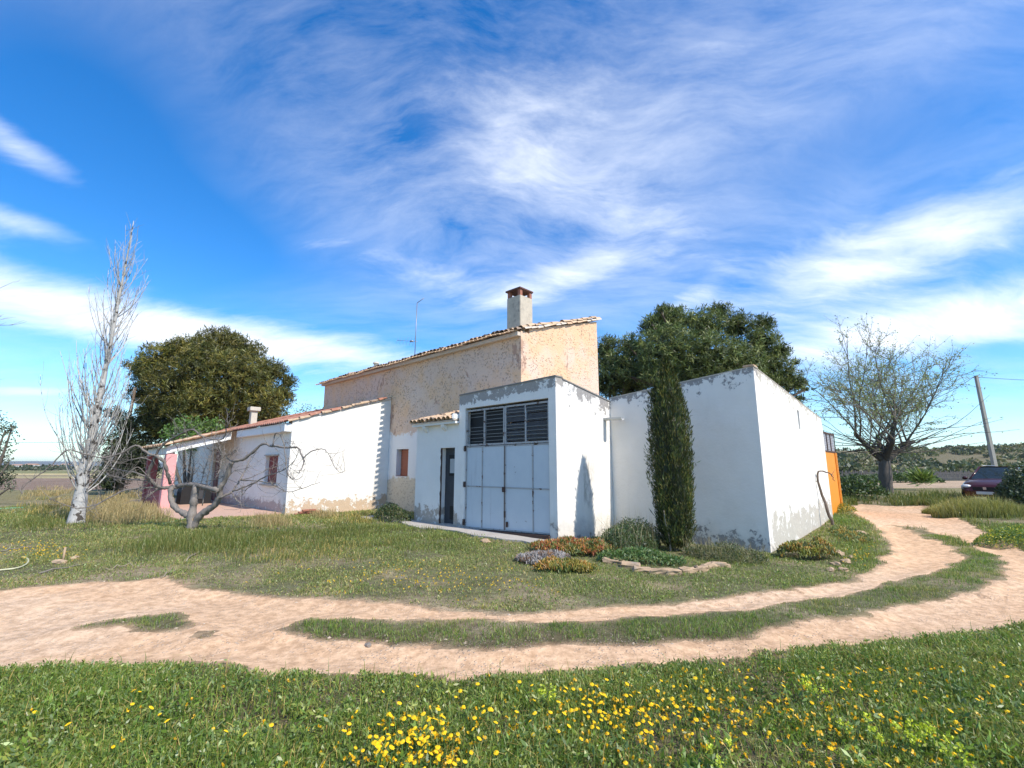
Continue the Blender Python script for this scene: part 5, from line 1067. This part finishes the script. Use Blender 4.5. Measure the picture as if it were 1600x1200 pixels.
v = Veg(); n = 4600; x = rng.uniform(50, 650, n); y = 105+400*rng.random(n)**1.3; k = (x/y > .55) & (x/y < 1.35) & (rng.random(n) < .3+.7*sst(vnoise(x, y, 45, 36, 2), .4, .6)); x, y = x[k], y[k]
for X_, Y_ in zip(x, y):
    r = rng.uniform(.9, 2.3)*(1+.0012*Y_); m_ = 44; d = rng.normal(0, 1, (m_, 3)); d[:, 2] = np.abs(d[:, 2]); d /= np.linalg.norm(d, axis=1)[:, None]; z0 = float(hz(np.array([X_]), np.array([Y_]))[0]) if Y_+.1*X_ > 118 else 0
    v.leaves(np.array([X_, Y_, z0-.2])+d*r*[1.15, 1.15, .95]*rng.uniform(.5, 1, (m_, 1)), r*.5, np.array([(.060, .085, .032), (.095, .115, .045), (.045, .06, .028), (.14, .14, .06)][rng.integers(4)])*rng.uniform(.75, 1.25, (m_, 1)), np.array([0, 0, .4]), .8)
tag(v.build('hillside_scrub', M['veg']), 'olive scrub and small trees covering the far hillside', 'scrub', kind='stuff')
v = Veg()
for k in range(150):
    Y_ = rng.uniform(230, 420); px = rng.uniform(20, 240) if k < 110 else rng.uniform(-100, 500); X_ = (px-800)/FPX*Y_*1.02; r = rng.uniform(1.2, 2.8); m_ = 30; d = rng.normal(0, 1, (m_, 3)); d[:, 2] = np.abs(d[:, 2]); d /= np.linalg.norm(d, axis=1)[:, None]
    v.leaves(np.array([X_, Y_, -.2])+d*r*[1.3, 1.3, .9], r*.6, np.array((.05, .07, .035))*rng.uniform(.6, 1.4, (m_, 1)), np.array([0, 0, .4]), .8)
tag(v.build('far_tree_line', M['veg']), 'dark line of trees across the far fields', 'trees', kind='stuff')
def far_house(px, Y, w, h, lab):
    p = at_depth(px, 725, Y); e = empty('far_house', (p[0], Y, 0), lab, 'house', 'white houses across the fields'); bm = bmesh.new(); bm_box(bm, (p[0], Y, h/2-.1), (w/2, 0, 0), (0, w*.3, 0), (0, 0, h/2)); from_bm('wall', bm, M['far_white'], e)
    bm = bmesh.new(); poly_prism(bm, [(p[0]-w/2-.3, Y-w*.33, h-.12), (p[0]-w/2-.3, Y, h+w*.13), (p[0]-w/2-.3, Y+w*.33, h-.12)], (w+.6, 0, 0)); from_bm('roof', bm, M['far_roof'], e)
    for k in (-.25, .1, .3): bm = bmesh.new(); bm_box(bm, (p[0]+k*w, Y-w*.3-.03, h*.5), (w*.05, 0, 0), (0, .06, 0), (0, 0, h*.16)); from_bm('window', bm, M['far_dark'], e)
for a in ((28, 520, 10, 3.6, 'small white far house nearest the olive tree'), (50, 640, 15, 4.5, 'wider white far house with tiled roof beyond the fields'), (84, 560, 10, 3.2, 'low white far house among dark trees'), (103, 600, 9, 5, 'pale far house just left of the poplar trunk')): far_house(*a)
# stake fence behind the tree on the right
fc = empty('stake_fence', (60, 60, 0), 'long grey stake fence across the field behind the yucca shrub', 'fence'); f0, f1 = at_depth(1290, 752, 62), at_depth(1530, 752, 62); v = Veg()
for t in np.linspace(0, 1, 120):
    p = f0+(f1-f0)*t; z = Tz(p[0], p[1]); h = rng.uniform(1.0, 1.35); v.tube([(p[0], p[1], z-.1), (p[0]+rng.normal(0, .04), p[1], z+h)], .065, 4, (.21, .19, .175))
tag(v.build('stake', M['bark'], fc), kind='stuff')
for h in (.35, .95): tube_obj('rail', [(*f0[:2], Tz(*f0[:2])+h), (*f1[:2], Tz(*f1[:2])+h)], .04, M['wood'], fc, 4)
mound('field_bush', 'dark rounded bush by the far stake fence', 'bush', 1405, 754, 5.0, 1.2, 1.1, 4000, SHR, .22, .6, .4)

# ================================================================== poles and wires
pp = at_depth(1557, 738, 30); pt = at_depth(1525, 587, 30.3); pz = Tz(pp[0], pp[1])
up_ = empty('utility_pole', (pp[0], pp[1], pz), 'slim grey concrete utility pole leaning beyond the maroon car', 'pole')
bm = bmesh.new(); a_, b_ = Vector((pp[0], pp[1], pz-.3)), Vector(pt)
for (c, h), (c2, h2) in (((a_, .115), (b_, .075)),):
    lo_ = [bm.verts.new(c+Vector((i*h, j*h, 0))) for i, j in ((-1, -1), (1, -1), (1, 1), (-1, 1))]; hi_ = [bm.verts.new(c2+Vector((i*h2, j*h2, 0))) for i, j in ((-1, -1), (1, -1), (1, 1), (-1, 1))]
    bm.faces.new(lo_[::-1]); bm.faces.new(hi_)
    for i in range(4): bm.faces.new((lo_[i], lo_[(i+1) % 4], hi_[(i+1) % 4], hi_[i]))
from_bm('post', bm, M['pole'], up_); tube_obj('insulator', [b_+Vector((-.22, 0, -.12)), b_+Vector((.22, 0, -.12))], .035, M['metal'], up_)
def cable(p, q, sag, label, r=.016):
    p, q = np.array(p, float), np.array(q, float); t = np.linspace(0, 1, 22)[:, None]; P = p+(q-p)*t; P[:, 2] -= sag*4*(t*(1-t))[:, 0]; tag(tube_obj('cable', P, r, M['wire'], None, 5), label, 'cable')
cable(b_+Vector((.2, 0, -.1)), at_depth(1760, 590, 36), .25, 'black overhead cable running off from the utility pole top')
cable(b_+Vector((-.2, 0, -.1)), at_depth(1255, 650, 22), .9, 'black overhead cable sagging from the pole through the pollarded tree')
cable(at_depth(-120, 691, 55), at_depth(330, 690, 55), .05, 'thin overhead cable crossing the sky behind the poplar', .022)

# ================================================================== parked car
def m_paint():
    m, t, out = newmat('maroon_car_paint'); p = pos(t); c = t.mix(t.noise(5, 3, .5, p), (.045, .008, .009), (.06, .012, .012)); pbsdf(t, out, c, .28, None, metal=.0, spec=.35, **{'Coat Weight': .25, 'Coat Roughness': .12}); return m
M['paint'] = m_paint(); M['glass'] = m_simple('car_window', (.02, .03, .03), .06, .2, 2, bump=0, spec=.7); M['tyre'] = m_simple('tyre', (.02, .02, .02), .9, .2, 20); M['rim'] = m_simple('alloy_rim', (.4, .4, .42), .35, .1, 9, metal=.8); M['lamp'] = m_simple('headlamp_glass', (.55, .57, .58), .12, .2, 20, spec=.6); M['plate'] = m_simple('number_plate', (.7, .7, .68), .5, .05, 9)
cp = at_depth(1543, 760, 19.0); hd = math.atan2(-.50, -.86)
car = empty('parked_car', (cp[0]+1.55, cp[1]+.9, Tz(cp[0]+1.5, cp[1]+.9)+.02), 'dark maroon hatchback car parked behind the grass tussock', 'car', rz=hd)
CM = world_mat(car)
def cpart(name, bm, mat, parent=None, smooth=False):
    bm.transform(CM); return from_bm(name, bm, mat, parent or car, smooth)
st = [(-2.1, .70, .42, .86), (-2.0, .80, .30, 1.0), (-1.5, .86, .24, .98), (-.7, .87, .22, .95), (.3, .87, .22, .94), (.95, .865, .23, .95), (1.5, .84, .25, .88), (1.95, .77, .30, .74), (2.15, .62, .40, .62)]
bm = bmesh.new(); rings = []
for x_, w_, zb_, zt_ in st:
    pr = [(0, zb_), (.75*w_, zb_), (.97*w_, zb_+.1), (w_, zb_+.32), (.97*w_, zt_-.10), (.86*w_, zt_), (.45*w_, zt_+.035), (0, zt_+.045)]; pr = pr + [(-y_, z_) for y_, z_ in pr[-2:0:-1]]
    rings.append([bm.verts.new((x_, y_, z_)) for y_, z_ in pr])
for r0_, r1_ in zip(rings, rings[1:]):
    for i in range(len(r0_)): bm.faces.new((r0_[i], r0_[(i+1) % len(r0_)], r1_[(i+1) % len(r0_)], r1_[i]))
bm.faces.new(rings[0]); bm.faces.new(rings[-1][::-1]); cpart('body', bm, M['paint'], None, True)
bt = {'f': (.98, .74), 'r': (-1.98, .70)}; tp_ = {'f': (.15, .56), 'r': (-1.55, .54)}; ZB, ZT = .93, 1.46
q3 = lambda x_, y_, z_: Vector((x_, y_, z_))
bm = bmesh.new(); poly_prism(bm, [q3(.17, -.57, ZT-.02), q3(.17, .57, ZT-.02), q3(-1.57, .55, ZT-.02), q3(-1.57, -.55, ZT-.02)], (0, 0, .05)); bmesh.ops.bevel(bm, geom=bm.edges[:], offset=.02, segments=2, affect='EDGES'); cpart('roof', bm, M['paint'], None, True)
bm = bmesh.new(); poly_prism(bm, [q3(.98, -.72, ZB), q3(.98, .72, ZB), q3(.15, .56, ZT), q3(.15, -.56, ZT)], (-.02, 0, -.02)); cpart('windscreen', bm, M['glass'])
bm = bmesh.new(); poly_prism(bm, [q3(-1.98, -.68, ZB), q3(-1.98, .68, ZB), q3(-1.55, .54, ZT), q3(-1.55, -.54, ZT)], (.02, 0, -.02)); cpart('rear_window', bm, M['glass'])
for s_ in (-1, 1):
    for x0_, x1_, X0_, X1_ in ((.90, -.32, .10, -.36), (-.40, -1.9, -.44, -1.5)):
        bm = bmesh.new(); poly_prism(bm, [q3(x0_, .755*s_, ZB), q3(x1_, .765*s_, ZB), q3(X1_, .575*s_, ZT-.02), q3(X0_, .58*s_, ZT-.02)], (0, -.02*s_, 0)); cpart('side_window', bm, M['glass'])
    for p_, q_ in (((.97, .74, ZB), (.16, .57, ZT)), ((-.36, .775, ZB), (-.40, .585, ZT)), ((-1.97, .70, ZB), (-1.56, .55, ZT))):
        v = Veg(); v.tube([CM @ Vector((p_[0], p_[1]*s_, p_[2])), CM @ Vector((q_[0], q_[1]*s_, q_[2]))], .038, 6); v.build('pillar', M['paint'], car, True)
    v = Veg(); v.tube([CM @ Vector((.1, .50*s_, ZT+.06)), CM @ Vector((-1.45, .49*s_, ZT+.06))], .018, 6); v.build('roof_rail', M['metal'], car, True)
    bm = bmesh.new(); bmesh.ops.create_uvsphere(bm, u_segments=12, v_segments=8, radius=1, matrix=Matrix.Translation((2.0, .58*s_, .68)) @ Matrix.Diagonal((.16, .17, .085, 1))); cpart('headlight', bm, M['lamp'], None, True)
    bm = bmesh.new(); bmesh.ops.create_uvsphere(bm, u_segments=10, v_segments=8, radius=1, matrix=Matrix.Translation((.80, .93*s_, 1.0)) @ Matrix.Diagonal((.07, .10, .075, 1))); cpart('mirror', bm, M['paint'], None, True)
    for x_ in (1.32, -1.32):
        bm = bmesh.new(); bmesh.ops.create_cone(bm, cap_ends=True, segments=24, radius1=.32, radius2=.32, depth=.20, matrix=Matrix.Translation((x_, .78*s_, .31)) @ Matrix.Rotation(R(90), 4, 'X')); bmesh.ops.bevel(bm, geom=[e for e in bm.edges if e.calc_face_angle(0) > .5], offset=.03, segments=2, affect='EDGES'); ty = cpart('wheel', bm, M['tyre'])
        bm = bmesh.new(); bmesh.ops.create_cone(bm, cap_ends=True, segments=20, radius1=.20, radius2=.20, depth=.215, matrix=Matrix.Translation((x_, .78*s_, .31)) @ Matrix.Rotation(R(90), 4, 'X')); cpart('rim', bm, M['rim'], ty)
for nm, c_, hx, hy, hzz, mt in (('grille', (2.13, 0, .60), .03, .36, .07, M['black']), ('number_plate', (2.185, 0, .44), .012, .26, .055, M['plate']), ('bumper', (2.10, 0, .40), .06, .62, .10, M['paint']), ('badge', (2.165, 0, .62), .012, .05, .05, M['rim'])):
    bm = bmesh.new(); bm_box(bm, c_, (hx, 0, 0), (0, hy, 0), (0, 0, hzz)); bmesh.ops.bevel(bm, geom=bm.edges[:], offset=.01, segments=2, affect='EDGES'); cpart(nm, bm, mt)

# ================================================================== small things
def rock(name, px, py, sx, sy, sz, label, mat='stone', group=None, yaw=0., seed=0):
    p = gp(px, py); me = rock_mesh(seed+11, 2, 1.0); me.materials.append(M[mat]); o = bpy.data.objects.new(name, me); o.scale = (sx, sy, sz); o.location = p + Vector((0, 0, sz*.35)); o.rotation_euler.z = yaw; link(o); tag(o, label, 'stone', group); return o
edge_px = [(960, 880, .20, 18), (985, 886, .17, 18), (1003, 893, .15, 6), (1030, 896, .16, 2), (1052, 897, .13, 0), (1075, 894, .15, -5), (1096, 892, .12, -8), (1108, 888, .14, -20), (1126, 886, .15, -8)]
for i, (px, py, w, yw) in enumerate(edge_px):
    bm = bmesh.new(); bm_box(bm, (0, 0, 0), (w, 0, 0), (0, .08, 0), (0, 0, .055)); bmesh.ops.subdivide_edges(bm, edges=bm.edges[:], cuts=2, use_grid_fill=True)
    for q in bm.verts: q.co += Vector(rng.normal(0, .009, 3))
    bmesh.ops.bevel(bm, geom=[e for e in bm.edges if e.calc_face_angle(0) > .9], offset=.014, segments=1, affect='EDGES'); o = from_bm('edging_stone', bm, M['stone']); p = gp(px, py); o.location = p+Vector((0, 0, .025)); o.rotation_euler = (rng.normal(0, .10), rng.normal(0, .06), R(-yw)+rng.normal(0, .06))
    tag(o, '%s ochre stone of the curved edging counting from the ice plant mat' % ('first second third fourth fifth sixth seventh eighth ninth'.split()[i]), 'stone', 'edging stones round the cypress bed')
for i, (px, py, s) in enumerate(((1312, 868, .16), (1322, 880, .13), (1306, 884, .11), (1318, 892, .10), (1330, 872, .09), (1298, 892, .09))): rock('border_stone', px, py, s, s*.6, s*.5, 'pale stone at the foot of the ice plant mound by the block corner', 'stone', 'stones by the ice plant mound', rng.uniform(0, 3), i)
rock('boulder', 1345, 836, .20, .13, .09, 'flat tan stone lying in the verge beside the block', 'stone', None, .3, 21)
rock('boulder', 758, 848, .16, .10, .07, 'broken ochre lump lying before the blue doors', 'stone', None, .3, 22)
rock('boulder', 92, 880, .09, .07, .05, 'flat pale stone lying in the dry grass by the upright stake', 'stone', None, .3, 23)
rock('boulder', 116, 874, .09, .06, .05, 'rounded pale stone beside the upright stake', 'stone', None, .9, 24)
rock('track_stone', 575, 1012, .05, .04, .03, 'small dark stone at the tip of the turf strip', 'wood', None, .9, 25)
p = gp(98, 876); st_ = Vector((p.x, p.y, p.z)); tag(tube_obj('stake', [st_-Vector((0, 0, .1)), st_+Vector((.01, 0, .24))], .018, M['stone'], None, 6), 'short pale upright stake stuck in the lawn', 'stake')
# loose bricks stacked against the wing wall
bw = F(WA-.28, -1.25, 0); k = 0
for row in range(3):
    for c in range(4-row):
        bm = bmesh.new(); bm_box(bm, (0, 0, 0), (.12, 0, 0), (0, .06, 0), (0, 0, .035)); bmesh.ops.bevel(bm, geom=bm.edges[:], offset=.006, segments=1, affect='EDGES'); o = from_bm('loose_brick', bm, M['brick']); q = F(WA-.22-.05*row, -1.75+c*.26+row*.12, 0); o.location = (q.x, q.y, Tz(q.x, q.y)+.03+row*.072); o.rotation_euler.z = R(47)+rng.normal(0, .12)
        tag(o, 'red brick in the low pile against the white wing end wall', 'brick', 'bricks piled by the wing')
# bent dead vine leaning on the block's side
q0, q1 = F(-4.32, 8.3), F(-4.04, 8.4); zb_ = Tz(q0.x, q0.y)
vine = empty('dead_vine', (q0.x, q0.y, zb_), 'thin dead vine stem leaning against the sunlit block side', 'vine')
v = Veg(); P = smooth_line([(q0.x, q0.y, zb_-.1), (*(F(-4.2, 8.25)[:2]), .25), (*(F(-4.08, 8.30)[:2]), .75), (*(F(-4.02, 8.22)[:2]), 1.25), (*(F(-4.10, 8.35)[:2]), 1.48), (*(F(-4.3, 8.75)[:2]), 1.38), (*(F(-4.35, 8.95)[:2]), 1.18)], 4); P[1:] += rng.normal(0, .012, (len(P)-1, 3)); v.tube(P, np.interp(np.arange(len(P)), [0, 12, len(P)-1], [.05, .034, .010]), 6, (.17, .13, .10)); v.build('stem', M['bark'], vine, True)
for s_ in range(4): q = limb(P[rng.integers(10, len(P))], rng.normal(0, 1, 3), rng.uniform(.2, .5), 4, .2); v = Veg(); v.tube(q, np.linspace(.010, .004, 5), 4, (.17, .13, .10)); v.build('shoot', M['bark'], vine)
# garden hoses and fallen sticks
def on_ground(pts, r): return smooth_line([(*(q := gp(x, y))[:2], q.z+r+.01) for x, y in pts], 6)
tag(tube_obj('garden_hose', on_ground([(-30, 797), (0, 796), (20, 795), (36, 794)], .02), .02, M['hose_green'], None, 7), 'bright green hose lying straight in the grass left of the poplar', 'hose')
tag(tube_obj('garden_hose', on_ground([(218, 820), (250, 820), (275, 815), (292, 811)], .015), .014, M['hose_green'], None, 7), 'thin green hose running to the fig tree trunk', 'hose')
tag(tube_obj('garden_hose', on_ground([(-30, 897), (0, 893), (25, 890), (40, 884), (44, 877), (38, 873), (33, 872)], .014), .013, M['hose_pale'], None, 7), 'pale hooked hose end curling in the lawn', 'hose')
sticks = [((165, 890), (208, 887), 'pale straight stick lying in the grass below the fig tree'), ((252, 905), (275, 893), 'forked dry stick lying at the edge of the track'), ((290, 880), (318, 858), 'grey fallen branch propped beside the fig tree'), ((0, 863), (50, 858), 'dark thin stick lying on the dry lawn'), ((430, 822), (446, 846), 'pale dry stalk standing in grass by the wing'), ((60, 898), (130, 885), 'long dark stick lying across the dry lawn')]
for (x0_, y0_), (x1_, y1_), lab in sticks:
    a_, b_ = gp(x0_, y0_), gp(x1_, y1_); P = np.array([a_.lerp(b_, t) for t in np.linspace(0, 1, 7)]); P[:, 2] += .02+.03*np.sin(np.linspace(0, 3, 7)); P[1:-1] += rng.normal(0, .02, (5, 3)); tag(tube_obj('fallen_stick', P, np.linspace(.014, .007, 7), M['wood'] if 'dark' in lab else M['stalk'], None, 5), lab, 'stick')

# ================================================================== air
def haze():
    bm = bmesh.new(); bm_box(bm, (0, 4300, 68), (9700, 0, 0), (0, 9700, 0), (0, 0, 72)); m, t, out = newmat('pale_air')
    vol = t.node('ShaderNodeVolumePrincipled', {'Color': (.82, .90, 1., 1), 'Density': .00011, 'Anisotropy': .2}); t.l.new(vol.outputs[0], out.inputs['Volume'])
    o = from_bm('haze', bm, m); tag(o, 'thin pale haze over the open country', 'haze', kind='stuff')
haze()
